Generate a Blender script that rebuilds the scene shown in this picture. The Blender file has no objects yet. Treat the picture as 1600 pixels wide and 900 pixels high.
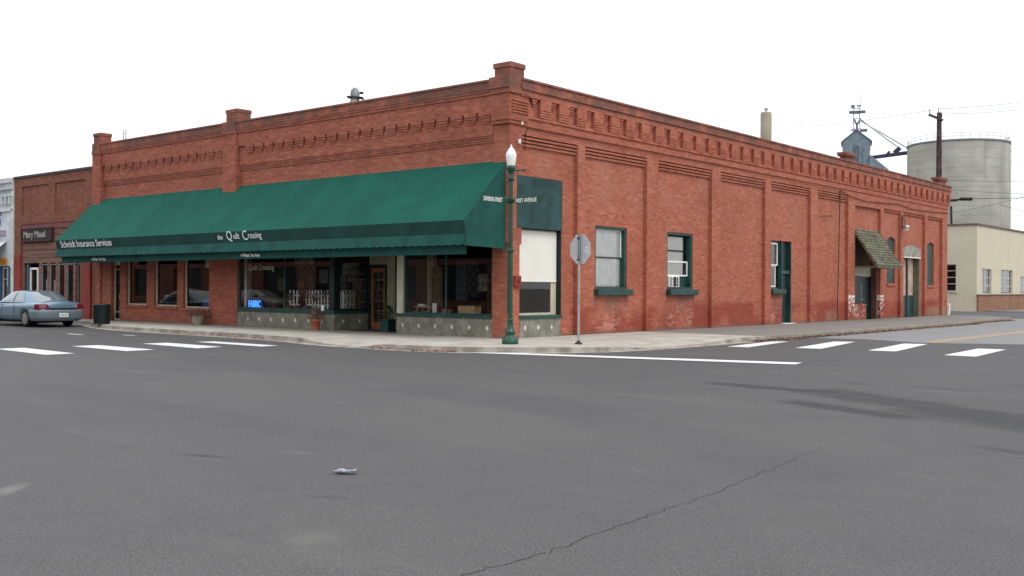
import bpy, bmesh, math, random
from mathutils import Vector, Matrix
R = math.radians
S = bpy.context.scene
COL = S.collection

# ------------------------------------------------------------------ camera
cam_d = bpy.data.cameras.new('camera')
cam = bpy.data.objects.new('camera', cam_d)
COL.objects.link(cam)
CAMP = Vector((19.2, -23.067, 1.63))
yaw, pit, rol = R(39.673), R(-.026), R(.3166)
cd = Vector((-math.sin(yaw)*math.cos(pit), math.cos(yaw)*math.cos(pit), math.sin(pit)))
cr = Vector((math.cos(yaw), math.sin(yaw), 0))
cu = cr.cross(cd)
cr2 = math.cos(rol)*cr + math.sin(rol)*cu
cu2 = -math.sin(rol)*cr + math.cos(rol)*cu
m = Matrix((cr2, cu2, -cd)).transposed().to_4x4()
m.translation = CAMP
cam.matrix_world = m
cam_d.sensor_width = 36
cam_d.lens = 1614.26/1600*36
cam_d.clip_end = 3000
S.camera = cam

# ------------------------------------------------------------------ light
SUN_EL, SUN_AZ = R(50), R(100)          # azimuth clockwise from +Y
w = bpy.data.worlds.new('World'); S.world = w
w.use_nodes = True
nt = w.node_tree
for n in list(nt.nodes): nt.nodes.remove(n)
out = nt.nodes.new('ShaderNodeOutputWorld')
bg = nt.nodes.new('ShaderNodeBackground'); bg.inputs['Strength'].default_value = .1
sky = nt.nodes.new('ShaderNodeTexSky'); sky.sky_type = 'NISHITA'; sky.sun_disc = False
sky.sun_elevation = SUN_EL; sky.sun_rotation = SUN_AZ; sky.dust_density = 4
tc = nt.nodes.new('ShaderNodeTexCoord'); sx = nt.nodes.new('ShaderNodeSeparateXYZ')
nt.links.new(tc.outputs['Generated'], sx.inputs[0])
mr = nt.nodes.new('ShaderNodeMapRange')
mr.inputs['From Min'].default_value = 0; mr.inputs['From Max'].default_value = 1
mr.inputs['To Min'].default_value = 11.5; mr.inputs['To Max'].default_value = 17
nt.links.new(sx.outputs['Z'], mr.inputs['Value'])
cc = nt.nodes.new('ShaderNodeCombineXYZ')
for i, k in enumerate((.975, 1.0, 1.05)):
    mm = nt.nodes.new('ShaderNodeMath'); mm.operation = 'MULTIPLY'; mm.inputs[1].default_value = k
    nt.links.new(mr.outputs[0], mm.inputs[0]); nt.links.new(mm.outputs[0], cc.inputs[i])
mx = nt.nodes.new('ShaderNodeMixRGB'); mx.inputs[0].default_value = .94
nt.links.new(sky.outputs[0], mx.inputs[1]); nt.links.new(cc.outputs[0], mx.inputs[2])
nt.links.new(mx.outputs[0], bg.inputs['Color']); nt.links.new(bg.outputs[0], out.inputs[0])

sd = bpy.data.lights.new('sun', 'SUN'); sd.energy = 1.15; sd.angle = R(22); sd.color = (1, .97, .92)
so = bpy.data.objects.new('sun', sd); COL.objects.link(so)
dirv = Vector((math.sin(SUN_AZ)*math.cos(SUN_EL), math.cos(SUN_AZ)*math.cos(SUN_EL), math.sin(SUN_EL)))
so.rotation_euler = dirv.to_track_quat('Z', 'Y').to_euler(); so.location = (0, 0, 60)
S.view_settings.view_transform = 'Standard'; S.view_settings.look = 'None'
S.view_settings.exposure = 0; S.view_settings.gamma = 1
S.view_settings.use_curve_mapping = False
S.cycles.max_bounces = 6; S.cycles.transparent_max_bounces = 12

# ------------------------------------------------------------------ material helpers
class NB:
    def __init__(s, name):
        s.m = bpy.data.materials.new(name); s.m.use_nodes = True
        s.t = s.m.node_tree; s.n = s.t.nodes; s.l = s.t.links
        s.b = s.n['Principled BSDF']; s._o = None; s._x = None
    def new(s, typ, **kw):
        n = s.n.new(typ)
        for k, v in kw.items(): setattr(n, k, v)
        return n
    def put(s, sock, v):
        if isinstance(v, bpy.types.NodeSocket): s.l.new(v, sock)
        elif isinstance(v, (tuple, list)) and len(v) == 3 and sock.type == 'RGBA': sock.default_value = (*v, 1)
        else: sock.default_value = v
    @property
    def pos(s):
        if s._o is None: s._o = s.new('ShaderNodeTexCoord').outputs['Object']
        return s._o
    @property
    def xyz(s):
        if s._x is None:
            n = s.new('ShaderNodeSeparateXYZ'); s.l.new(s.pos, n.inputs[0]); s._x = n.outputs
        return s._x
    def math(s, op, a, b=0, c=None, clamp=False):
        n = s.new('ShaderNodeMath', operation=op, use_clamp=clamp)
        s.put(n.inputs[0], a); s.put(n.inputs[1], b)
        if c is not None: s.put(n.inputs[2], c)
        return n.outputs[0]
    def comb(s, x, y, z=0):
        n = s.new('ShaderNodeCombineXYZ')
        for i, v in enumerate((x, y, z)): s.put(n.inputs[i], v)
        return n.outputs[0]
    def noise(s, scale, detail=4, vec=None, rough=.55, stretch=None):
        n = s.new('ShaderNodeTexNoise'); n.inputs['Scale'].default_value = scale
        n.inputs['Detail'].default_value = detail; n.inputs['Roughness'].default_value = rough
        v = vec or s.pos
        if stretch:
            mp = s.new('ShaderNodeMapping'); mp.inputs['Scale'].default_value = stretch; s.l.new(v, mp.inputs[0]); v = mp.outputs[0]
        s.l.new(v, n.inputs['Vector'])
        return n.outputs['Fac']
    def ramp(s, v, lo, hi):
        n = s.new('ShaderNodeMapRange'); n.interpolation_type = 'SMOOTHSTEP'
        s.put(n.inputs['Value'], v); s.put(n.inputs['From Min'], lo); s.put(n.inputs['From Max'], hi)
        return n.outputs[0]
    def mix(s, f, a, b, blend='MIX'):
        n = s.new('ShaderNodeMixRGB', blend_type=blend)
        s.put(n.inputs[0], f); s.put(n.inputs[1], a); s.put(n.inputs[2], b)
        return n.outputs[0]
    def box(s, u, v, u0, u1, v0, v1, soft=.1):
        a = s.math('MULTIPLY', s.ramp(u, u0-soft, u0+soft), s.math('SUBTRACT', 1, s.ramp(u, u1-soft, u1+soft)))
        b = s.math('MULTIPLY', s.ramp(v, v0-soft, v0+soft), s.math('SUBTRACT', 1, s.ramp(v, v1-soft, v1+soft)))
        return s.math('MULTIPLY', a, b)
    def bump(s, h, strength=.3, dist=.01):
        n = s.new('ShaderNodeBump'); n.inputs['Strength'].default_value = strength; n.inputs['Distance'].default_value = dist
        s.l.new(h, n.inputs['Height']); s.l.new(n.outputs[0], s.b.inputs['Normal'])
    def done(s, col, rough=.8, metal=0, spec=.3):
        s.put(s.b.inputs['Base Color'], col); s.put(s.b.inputs['Roughness'], rough)
        s.b.inputs['Metallic'].default_value = metal; s.b.inputs['Specular IOR Level'].default_value = spec
        return s.m

def plain(name, col, rough=.7, metal=0, var=.25, scale=3, spec=.3, bump=0):
    b = NB(name)
    f = b.noise(scale, 5)
    c2 = tuple(max(0, c*(1-var)) for c in col); c1 = tuple(min(1, c*(1+var*.6)) for c in col)
    c = b.mix(b.ramp(f, .3, .7), c2, c1)
    if bump: b.bump(b.noise(scale*8, 4), bump, .01)
    return b.done(c, rough, metal, spec)

def brick(name, c1, c2, mortar, kind='none', bw=.215, rh=.075, ms=.010, off=(0, 0)):
    b = NB(name)
    x, y, z = b.xyz[0], b.xyz[1], b.xyz[2]
    u = b.math('ADD', x, y)
    vec = b.comb(b.math('ADD', u, off[0]), b.math('ADD', z, off[1]), 0)
    t = b.new('ShaderNodeTexBrick'); t.inputs['Scale'].default_value = 1
    t.inputs['Brick Width'].default_value = bw; t.inputs['Row Height'].default_value = rh
    t.inputs['Mortar Size'].default_value = ms; t.inputs['Mortar Smooth'].default_value = .2
    t.inputs['Bias'].default_value = 0
    t.inputs['Color1'].default_value = (*c1, 1); t.inputs['Color2'].default_value = (*c2, 1)
    t.inputs['Mortar'].default_value = (*mortar, 1)
    b.l.new(vec, t.inputs['Vector'])
    col = t.outputs['Color']
    # burnt and pale bricks here and there
    per = b.new('ShaderNodeTexWhiteNoise', noise_dimensions='2D')
    row = b.math('FLOOR', b.math('DIVIDE', z, rh))
    sh = b.math('MULTIPLY', b.math('MODULO', row, 2), bw*.5)
    cell = b.math('FLOOR', b.math('DIVIDE', b.math('ADD', u, sh), bw))
    b.l.new(b.comb(cell, row, 0), per.inputs['Vector'])
    pv = per.outputs['Value']
    col = b.mix(b.math('MULTIPLY', b.ramp(pv, .80, .95), .30), col, tuple(c*.45 for c in c1))
    col = b.mix(b.math('MULTIPLY', b.math('SUBTRACT', 1, b.ramp(pv, .03, .16)), .32), col, tuple(min(1, c*1.25+.05) for c in c1))
    n1 = b.noise(.55, 5); n2 = b.noise(2.3, 5, rough=.65); n3 = b.noise(1.1, 4, stretch=(1, 1, .22))
    col = b.mix(b.math('MULTIPLY', b.ramp(n1, .42, .72), .30), col, (.62, .55, .50), 'MULTIPLY')
    col = b.mix(b.math('MULTIPLY', b.ramp(n2, .5, .75), .36), col, (.72, .62, .58), 'MULTIPLY')
    col = b.mix(b.math('MULTIPLY', b.ramp(n3, .52, .78), .2), col, (.36, .17, .12))
    if kind == 'main':
        # grime below the coping
        g = b.math('MULTIPLY', b.ramp(z, 7.2, 7.5), b.ramp(b.noise(1.6, 5), .28, .6))
        col = b.mix(b.math('MULTIPLY', g, .72), col, (.115, .075, .065))
        # faded top and lintel zones
        g = b.math('MULTIPLY', b.box(y, z, 0, 41, 4.2, 6.2, .5), b.ramp(b.noise(.9, 4), .4, .7))
        col = b.mix(b.math('MULTIPLY', g, .2), col, (.42, .24, .19))
        # damp, darker red paint near the pavement
        edge = b.math('ADD', .95, b.math('MULTIPLY', b.noise(.75, 3), .5))
        wet = b.math('MULTIPLY', b.math('SUBTRACT', 1, b.ramp(b.math('DIVIDE', z, edge), .75, 1.0)), b.ramp(b.noise(.42, 2), .38, .56))
        wet = b.math('MULTIPLY', wet, b.ramp(y, 3, 3.5))
        col = b.mix(b.math('MULTIPLY', wet, .62), col, (.21, .028, .018))
        # run-off under the sills
        for (a0, a1, zt) in ((4.45, 6.5, 1.36), (8.9, 10.9, 1.39), (17.2, 18.4, 1.43)):
            st = b.math('MULTIPLY', b.box(y, z, a0, a1, .15, zt, .12), b.ramp(b.noise(5.5, 4, stretch=(1, 1, .08)), .42, .62))
            st = b.math('MULTIPLY', st, b.ramp(z, .55, zt-.1))
            col = b.mix(b.math('MULTIPLY', st, .75), col, (.155, .11, .09))
            pl = b.math('MULTIPLY', b.box(y, z, a0+.1, a1-.1, .25, .95, .2), b.ramp(pv, .45, .6))
            pl = b.math('MULTIPLY', pl, b.ramp(b.noise(2.2, 4), .44, .6))
            col = b.mix(b.math('MULTIPLY', pl, .38), col, (.58, .40, .33))
        # flaking white paint beside the porch and old mortar near the ground
        wp = b.math('MAXIMUM', b.box(y, z, 25.35, 26.2, .35, 1.34, .03), b.box(y, z, 29.0, 30.45, .35, 1.34, .03))
        wp = b.math('MULTIPLY', wp, b.math('MAXIMUM', b.ramp(b.math('ADD', b.noise(6.5, 4, rough=.7), b.math('MULTIPLY', z, .10)), .58, .66), b.ramp(z, 1.25, 1.27)))
        col = b.mix(wp, col, (.74, .70, .66))
        wp = b.math('MULTIPLY', b.box(y, z, 26.2, 28.1, .3, .9, .05), b.ramp(b.noise(5, 3), .5, .6))
        col = b.mix(b.math('MULTIPLY', wp, .55), col, (.6, .52, .47))
        gp = b.math('MULTIPLY', b.math('MAXIMUM', b.box(y, z, 23.0, 24.3, .1, .62, .12), b.box(y, z, 36.9, 40.2, .1, .66, .12)), b.ramp(b.noise(3, 4), .3, .5))
        col = b.mix(b.math('MULTIPLY', gp, .5), col, (.30, .20, .14))
        bd = b.math('SUBTRACT', 1, b.ramp(b.math('ADD', z, b.math('MULTIPLY', b.noise(1.7, 4), .22)), .24, .42))
        col = b.mix(b.math('MULTIPLY', bd, .55), col, (.16, .115, .09))
    h = b.math('ADD', b.math('MULTIPLY', b.math('SUBTRACT', 1, t.outputs['Fac']), 1), b.math('MULTIPLY', b.noise(30, 3), .35))
    b.bump(h, .55, .008)
    return b.done(col, .88, 0, .2)

M = {}
M['brick'] = brick('painted_red_brick', (.44, .138, .082), (.33, .090, .054), (.40, .160, .108), 'main')
M['brick_front'] = brick('orange_red_brick', (.41, .128, .080), (.30, .086, .053), (.30, .125, .088), 'main')
M['brick_brown'] = brick('brown_brick', (.270, .098, .060), (.190, .066, .042), (.22, .11, .08), off=(.07, .02))
M['brick_low'] = brick('tan_brown_brick', (.33, .17, .10), (.24, .12, .07), (.30, .19, .13))
M['brick_far'] = brick('far_brick', (.26, .10, .07), (.20, .075, .05), (.2, .12, .09))
M['red_paint'] = plain('red_paint', (.26, .035, .026), .6, 0, .3, 2)
M['green_paint'] = plain('dark_green_paint', (.012, .055, .050), .45, 0, .35, 2, .4)
M['green_board'] = plain('green_board_paint', (.022, .062, .062), .7, 0, .4, 1.6)
M['green_black'] = plain('black_green_paint', (.008, .02, .02), .4, 0, .2, 3)
M['lamp_green'] = plain('lamp_post_enamel', (.006, .060, .036), .3, 0, .2, 4, .5)
M['cream'] = plain('cream_paint', (.50, .47, .36), .6, 0, .15, 3)
M['white'] = plain('white_paint', (.84, .84, .81), .55, 0, .1, 3)
M['blind'] = plain('roller_blind_cloth', (.75, .73, .67), .85, 0, .04, 2)
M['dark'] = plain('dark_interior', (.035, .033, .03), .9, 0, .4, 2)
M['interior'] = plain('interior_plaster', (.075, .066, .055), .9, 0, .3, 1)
M['steel'] = plain('galvanised_steel', (.42, .43, .44), .42, .75, .2, 6)
M['sign_back'] = plain('bare_aluminium_sheet', (.50, .51, .52), .5, .2, .12, 5)
M['globe'] = plain('white_glass_globe', (.86, .86, .84), .25, 0, .05, 2, .5)
M['concrete_wall'] = plain('old_concrete', (.30, .29, .25), .9, 0, .3, 2.5, .2, .2)
M['wood_orange'] = plain('shaded_varnished_wood', (.24, .105, .04), .45, 0, .3, 4)  # shop door wood, its colour darkened to carry the entry's shade
M['wood_pale'] = plain('pale_wood', (.55, .36, .18), .6, 0, .2, 6)
M['black'] = plain('black_rubber', (.012, .012, .012), .7, 0, .3, 5)
M['cable_red'] = plain('grimy_cable', (.09, .04, .03), .8)
M['iron'] = plain('dark_iron', (.03, .03, .032), .5, .5, .3, 5)
M['terracotta'] = plain('terracotta', (.42, .13, .07), .85, 0, .3, 8)
M['pot_stone'] = plain('cast_stone_pot', (.33, .29, .22), .9, 0, .3, 8)
M['letter'] = plain('white_letters', (.88, .88, .84), .5, 0, .04, 3)
M['leaf_green'] = plain('leaves_green', (.05, .09, .03), .7, 0, .5, 9)
M['leaf_red'] = plain('leaves_russet', (.21, .12, .08), .8, 0, .5, 9)
M['pole_wood'] = plain('creosoted_wood', (.075, .05, .05), .9, 0, .4, 3)
M['metal_blue'] = plain('blue_grey_sheet_metal', (.19, .24, .28), .6, .2, .2, 2)
M['purple_steel'] = plain('dark_painted_steel', (.05, .04, .085), .6, 0, .3, 2)
M['roofing'] = plain('tar_roofing', (.06, .06, .06), .95, 0, .3, 2)

def m_asphalt():
    b = NB('asphalt')
    x, y = b.xyz[0], b.xyz[1]
    fine = b.noise(55, 3, rough=.7); mid = b.noise(2.2, 5); big = b.noise(.16, 4)
    streak = b.noise(.9, 4, stretch=(.25, 1.2, 1))
    c = b.mix(b.ramp(fine, .36, .64), (.074, .0725, .071), (.139, .1365, .134))
    c = b.mix(b.math('MULTIPLY', b.ramp(b.noise(17, 4, rough=.7), .42, .62), .35), c, (.66, .66, .66), 'MULTIPLY')
    c = b.mix(b.math('MULTIPLY', b.ramp(b.noise(120, 2), .60, .72), .55), c, (.26, .25, .24))
    c = b.mix(b.math('MULTIPLY', b.ramp(mid, .4, .7), .35), c, (.80, .80, .80), 'MULTIPLY')
    c = b.mix(b.math('MULTIPLY', b.ramp(big, .4, .65), .5), c, (.82, .82, .84), 'MULTIPLY')
    c = b.mix(b.math('MULTIPLY', b.ramp(streak, .55, .75), .3), c, (.17, .165, .16))
    # newer, darker blend across the crossing
    dk = b.ramp(b.math('ADD', y, b.math('MULTIPLY', b.noise(.5, 3), 3)), -13, -6)
    c = b.mix(b.math('MULTIPLY', dk, .30), c, (.55, .55, .57), 'MULTIPLY')
    # sealed dark tar smears
    nz = b.math('MULTIPLY', b.math('SUBTRACT', b.noise(1.3, 4), .5), 1.1)
    def seg(x0, y0, x1, y1, wdt, amt, col=(.042, .042, .046)):
        nonlocal c
        L = math.hypot(x1-x0, y1-y0); ux, uy = (x1-x0)/L, (y1-y0)/L
        dx = b.math('SUBTRACT', x, x0); dy = b.math('SUBTRACT', y, y0)
        s_ = b.math('ADD', b.math('MULTIPLY', dx, ux), b.math('MULTIPLY', dy, uy))
        d_ = b.math('ABSOLUTE', b.math('ADD', b.math('ADD', b.math('MULTIPLY', dx, -uy), b.math('MULTIPLY', dy, ux)), b.math('MULTIPLY', nz, wdt*.9)))
        f = b.math('SUBTRACT', 1, b.ramp(d_, wdt*.35, wdt))
        f = b.math('MULTIPLY', f, b.math('MULTIPLY', b.ramp(s_, 0, .5), b.math('SUBTRACT', 1, b.ramp(s_, L-.5, L))))
        f = b.math('MULTIPLY', f, b.ramp(b.noise(3.5, 4, stretch=(.5, 1, 1)), .26, .44))
        c = b.mix(b.math('MULTIPLY', f, amt), c, col)
    seg(10.2, -7.1, 12.9, -7.4, .36, .95)
    seg(12.0, -6.9, 20, -11.4, .75, .85)
    seg(12.4, -8.8, 15.0, -9.9, .36, .9)
    seg(14.0, -8.6, 20.5, -12.4, .6, .6)
    seg(11.8, -5.4, 13.0, -5.6, .14, .6)
    seg(13.2, -5.2, 14.6, -5.6, .14, .6)
    seg(9, -11, 16, -14.5, .9, .18)
    seg(-2, -9.5, 12, -12, 1.1, .16)
    seg(2, -15, 12, -15.8, .5, .14)
    seg(15.8, -11.6, 18, -12.3, .16, .6)
    seg(14.2, -3.6, 16.0, -4.5, .22, .5)
    seg(9.9, -5.0, 11.3, -4.8, .16, .4)
    seg(10.25, -17.5, 11.0, -17.15, .085, .9)
    seg(12.7, -17.95, 13.3, -17.7, .07, .8)
    seg(11.2, -19.6, 10.6, -19.0, .12, .5, (.26, .25, .24))
    seg(10.9, -16.7, 11.4, -16.5, .10, .4, (.27, .26, .25))
    seg(13.6, -18.6, 14.3, -18.9, .25, .35, (.20, .19, .17))
    # scattered dark spots
    v = b.new('ShaderNodeTexVoronoi'); v.inputs['Scale'].default_value = 1.15; b.l.new(b.pos, v.inputs['Vector'])
    sp = b.math('MULTIPLY', b.math('SUBTRACT', 1, b.ramp(v.outputs['Distance'], .022, .040)), .8)
    c = b.mix(sp, c, (.03, .03, .03))
    b.bump(fine, .9, .012)
    return b.done(c, b.math('ADD', .72, b.math('MULTIPLY', fine, .15)), 0, .25)
M['asphalt'] = m_asphalt()
def m_asph2(name, a, c2):
    b = NB(name)
    fine = b.noise(40, 3, rough=.7)
    c = b.mix(b.ramp(fine, .3, .7), a, c2)
    c = b.mix(b.math('MULTIPLY', b.ramp(b.noise(.6, 5), .4, .7), .35), c, (.75, .74, .72), 'MULTIPLY')
    b.bump(fine, .4, .006)
    return b.done(c, .9)
M['asphalt_old'] = m_asph2('worn_pale_asphalt', (.19, .19, .19), (.26, .26, .26))
M['asphalt_walk'] = m_asph2('worn_pavement', (.17, .155, .14), (.25, .235, .21))
M['asphalt_yard'] = m_asph2('yard_asphalt', (.07, .07, .075), (.11, .11, .115))
M['ground'] = m_asph2('dusty_ground', (.16, .15, .12), (.24, .22, .18))
def m_conc():
    b = NB('pavement_concrete')
    x, y = b.xyz[0], b.xyz[1]
    c = b.mix(b.ramp(b.noise(1.2, 5), .3, .7), (.36, .335, .285), (.47, .44, .385))
    c = b.mix(b.math('MULTIPLY', b.ramp(b.noise(18, 4), .5, .8), .3), c, (.24, .22, .19))
    for a, sp in ((x, 1.52), (y, 1.52)):
        f = b.math('ABSOLUTE', b.math('SUBTRACT', b.math('FRACT', b.math('DIVIDE', a, sp)), .5))
        c = b.mix(b.math('MULTIPLY', b.math('SUBTRACT', 1, b.ramp(f, .003, .010)), .7), c, (.14, .13, .11))
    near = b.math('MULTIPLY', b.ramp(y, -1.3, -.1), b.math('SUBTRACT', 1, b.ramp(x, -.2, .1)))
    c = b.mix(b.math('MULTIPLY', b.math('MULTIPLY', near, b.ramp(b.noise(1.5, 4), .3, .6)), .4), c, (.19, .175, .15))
    b.bump(b.noise(25, 3), .15, .005)
    return b.done(c, .88)
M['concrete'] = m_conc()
def m_kerb():
    b = NB('kerb_concrete')
    c = b.mix(b.ramp(b.noise(2.5, 5), .3, .7), (.22, .20, .165), (.42, .39, .34))
    c = b.mix(b.math('MULTIPLY', b.ramp(b.xyz[1], 7, 8), .5), c, (.21, .17, .135))
    return b.done(c, .9)
M['kerb'] = m_kerb()
def m_roadpaint(name, col):
    b = NB(name)
    c = b.mix(b.math('MULTIPLY', b.ramp(b.noise(9, 6, rough=.75), .50, .66), .42), col, (.22, .22, .22))
    c = b.mix(b.math('MULTIPLY', b.ramp(b.noise(1.8, 4), .5, .7), .25), c, (.45, .44, .42))
    return b.done(c, .7)
M['roadwhite'] = m_roadpaint('road_paint_white', (.70, .70, .69))
M['roadyellow'] = m_roadpaint('road_paint_yellow', (.50, .33, .12))
def m_canvas():
    b = NB('green_awning_canvas')
    x, z = b.xyz[0], b.xyz[2]
    c = b.mix(b.ramp(b.noise(.8, 5), .3, .7), (.003, .067, .045), (.005, .093, .064))
    c = b.mix(b.math('MULTIPLY', b.ramp(b.noise(1.4, 5, stretch=(1.4, .4, .4)), .5, .75), .35), c, (.018, .10, .086))
    c = b.mix(b.math('MULTIPLY', b.ramp(b.math('SUBTRACT', 5.6, b.math('ADD', z, b.noise(1.3, 4))), .8, 2.2), .22), c, (.030, .12, .10))
    sm = b.math('ABSOLUTE', b.math('SUBTRACT', b.math('FRACT', b.math('DIVIDE', b.math('ADD', x, 11.72), 1.55)), .5))
    c = b.mix(b.math('MULTIPLY', b.math('LESS_THAN', sm, .006), .2), c, (.002, .03, .024))
    b.bump(b.noise(1.5, 5, stretch=(1.6, .6, .6)), .7, .11)
    return b.done(c, .8, 0, .12)
M['canvas'] = m_canvas()
M['canvas_dark'] = plain('dark_green_canvas', (.010, .056, .044), .8, 0, .25, 1.5)
M['canvas_mid'] = plain('valance_canvas', (.007, .072, .058), .8, 0, .25, 2.0, .3, .5)
def m_tile():
    b = NB('grey_stone_tile')
    c = b.mix(b.ramp(b.noise(3, 5), .3, .7), (.15, .148, .118), (.26, .25, .20))
    c = b.mix(b.math('MULTIPLY', b.ramp(b.noise(9, 4), .5, .7), .5), c, (.11, .075, .055))
    u = b.math('ADD', b.xyz[0], b.xyz[1])
    for a, sp in ((u, .35), (b.math('ADD', b.xyz[2], -.12), .33)):
        f = b.math('ABSOLUTE', b.math('SUBTRACT', b.math('FRACT', b.math('DIVIDE', a, sp)), .5))
        c = b.mix(b.math('MULTIPLY', b.math('GREATER_THAN', f, .488), .5), c, (.05, .05, .045))
    return b.done(c, .35, 0, .4)
M['tile'] = m_tile()
M['tile_pale'] = plain('pale_tile', (.62, .58, .48), .4)
def m_glass(name, tint, ior=1.5, gcol=(1, 1, 1), base=.0):
    m_ = bpy.data.materials.new(name); m_.use_nodes = True
    n = m_.node_tree.nodes; l = m_.node_tree.links
    for q in list(n): n.remove(q)
    o = n.new('ShaderNodeOutputMaterial'); mix = n.new('ShaderNodeMixShader')
    tr = n.new('ShaderNodeBsdfTransparent'); tr.inputs[0].default_value = (*tint, 1)
    gl = n.new('ShaderNodeBsdfGlossy'); gl.inputs['Roughness'].default_value = .01; gl.inputs[0].default_value = (*gcol, 1)
    fr = n.new('ShaderNodeFresnel'); fr.inputs[0].default_value = ior
    a = n.new('ShaderNodeMath'); a.operation = 'MULTIPLY_ADD'; a.inputs[1].default_value = 1.45; a.inputs[2].default_value = base
    a.use_clamp = True
    l.new(fr.outputs[0], a.inputs[0]); l.new(a.outputs[0], mix.inputs[0])
    l.new(tr.outputs[0], mix.inputs[1]); l.new(gl.outputs[0], mix.inputs[2]); l.new(mix.outputs[0], o.inputs[0])
    return m_
M['glass'] = m_glass('window_glass', (.93, .95, .94))
M['glass_dark'] = m_glass('tinted_glass', (.25, .3, .3))
def m_emit(name, col, st):
    m_ = bpy.data.materials.new(name); m_.use_nodes = True
    p = m_.node_tree.nodes['Principled BSDF']
    p.inputs['Base Color'].default_value = (*col, 1)
    p.inputs['Emission Color'].default_value = (*col, 1); p.inputs['Emission Strength'].default_value = st
    return m_
M['neon'] = m_emit('blue_neon', (.06, .25, 1.0), 1.9)
def m_shingle():
    b = NB('weathered_shingles')
    u = b.xyz[1]; v = b.xyz[2]
    per = b.new('ShaderNodeTexWhiteNoise', noise_dimensions='2D')
    row = b.math('FLOOR', b.math('DIVIDE', v, .125))
    cell = b.math('FLOOR', b.math('DIVIDE', b.math('ADD', u, b.math('MULTIPLY', b.math('MODULO', row, 3), .07)), .16))
    b.l.new(b.comb(cell, row, 0), per.inputs['Vector'])
    c = b.mix(per.outputs['Value'], (.065, .062, .038), (.21, .195, .14))
    c = b.mix(b.math('MULTIPLY', b.ramp(b.noise(2, 4), .45, .7), .5), c, (.09, .11, .05))
    return b.done(c, .95)
M['shingle'] = m_shingle()
def m_siding(name, c1, c2, sp=.2):
    b = NB(name)
    f = b.math('FRACT', b.math('DIVIDE', b.xyz[2], sp))
    n = b.noise(3, 5, stretch=(.3, .3, 3))
    c = b.mix(b.ramp(n, .3, .7), c1, c2)
    c = b.mix(b.math('MULTIPLY', b.math('LESS_THAN', f, .10), .7), c, tuple(q*.3 for q in c1))
    return b.done(c, .85)
M['siding'] = m_siding('brown_siding', (.15, .075, .055), (.24, .135, .10), .36)
def m_creamblock():
    b = NB('cream_painted_block')
    t = b.new('ShaderNodeTexBrick'); t.inputs['Scale'].default_value = 1
    t.inputs['Brick Width'].default_value = .4; t.inputs['Row Height'].default_value = .2
    t.inputs['Mortar Size'].default_value = .008
    t.inputs['Color1'].default_value = (.62, .575, .44, 1); t.inputs['Color2'].default_value = (.585, .54, .41, 1)
    t.inputs['Mortar'].default_value = (.46, .41, .29, 1)
    b.l.new(b.comb(b.math('ADD', b.xyz[0], b.xyz[1]), b.xyz[2], 0), t.inputs['Vector'])
    c = t.outputs['Color']
    c = b.mix(b.math('MULTIPLY', b.ramp(b.noise(.5, 5), .4, .7), .3), c, (.85, .82, .74), 'MULTIPLY')
    c = b.mix(b.math('MULTIPLY', b.math('SUBTRACT', 1, b.ramp(b.math('ADD', b.xyz[2], b.noise(.6, 3)), .9, 2.6)), .4), c, (.55, .45, .36))
    c = b.mix(b.math('MULTIPLY', b.ramp(b.noise(1.4, 4, stretch=(1, 1, .15)), .58, .75), .25), c, (.36, .32, .25))
    return b.done(c, .8)
M['creamblock'] = m_creamblock()
def m_silo():
    b = NB('silo_concrete')
    c = b.mix(b.ramp(b.noise(.35, 6), .3, .7), (.34, .33, .285), (.46, .45, .40))
    c = b.mix(b.math('MULTIPLY', b.ramp(b.noise(1.1, 5, stretch=(1, 1, .06)), .5, .72), .45), c, (.25, .24, .21))
    f = b.math('FRACT', b.math('DIVIDE', b.xyz[2], 1.22))
    c = b.mix(b.math('MULTIPLY', b.math('LESS_THAN', f, .05), .45), c, (.2, .19, .17))
    c = b.mix(b.math('MULTIPLY', b.ramp(b.noise(.9, 5, stretch=(.5, .5, 2)), .55, .72), .25), c, (.24, .24, .2))
    return b.done(c, .9)
M['silo'] = m_silo()
def m_fabric(name):
    b = NB(name)
    wn = b.new('ShaderNodeTexWhiteNoise', noise_dimensions='2D')
    b.l.new(b.comb(b.math('FLOOR', b.math('DIVIDE', b.math('ADD', b.xyz[0], b.xyz[1]), .09)), b.math('FLOOR', b.math('DIVIDE', b.xyz[2], .34)), 0), wn.inputs['Vector'])
    c = b.mix(.55, wn.outputs['Color'], (.22, .17, .12))
    return b.done(b.mix(1, c, (.26, .22, .18), 'MULTIPLY'), .9)
M['fabric'] = m_fabric('fabric_bolts')
def m_quilt(name, k):
    b = NB(name)
    ch = b.new('ShaderNodeTexChecker'); ch.inputs['Scale'].default_value = k
    b.l.new(b.comb(b.math('ADD', b.xyz[0], b.xyz[1]), b.xyz[2], .5), ch.inputs['Vector'])
    ch.inputs['Color1'].default_value = (.10, .085, .07, 1); ch.inputs['Color2'].default_value = (.055, .045, .05, 1)
    return b.done(ch.outputs['Color'], .95)
M['quilt'] = m_quilt('patchwork_quilt', 6)

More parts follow.
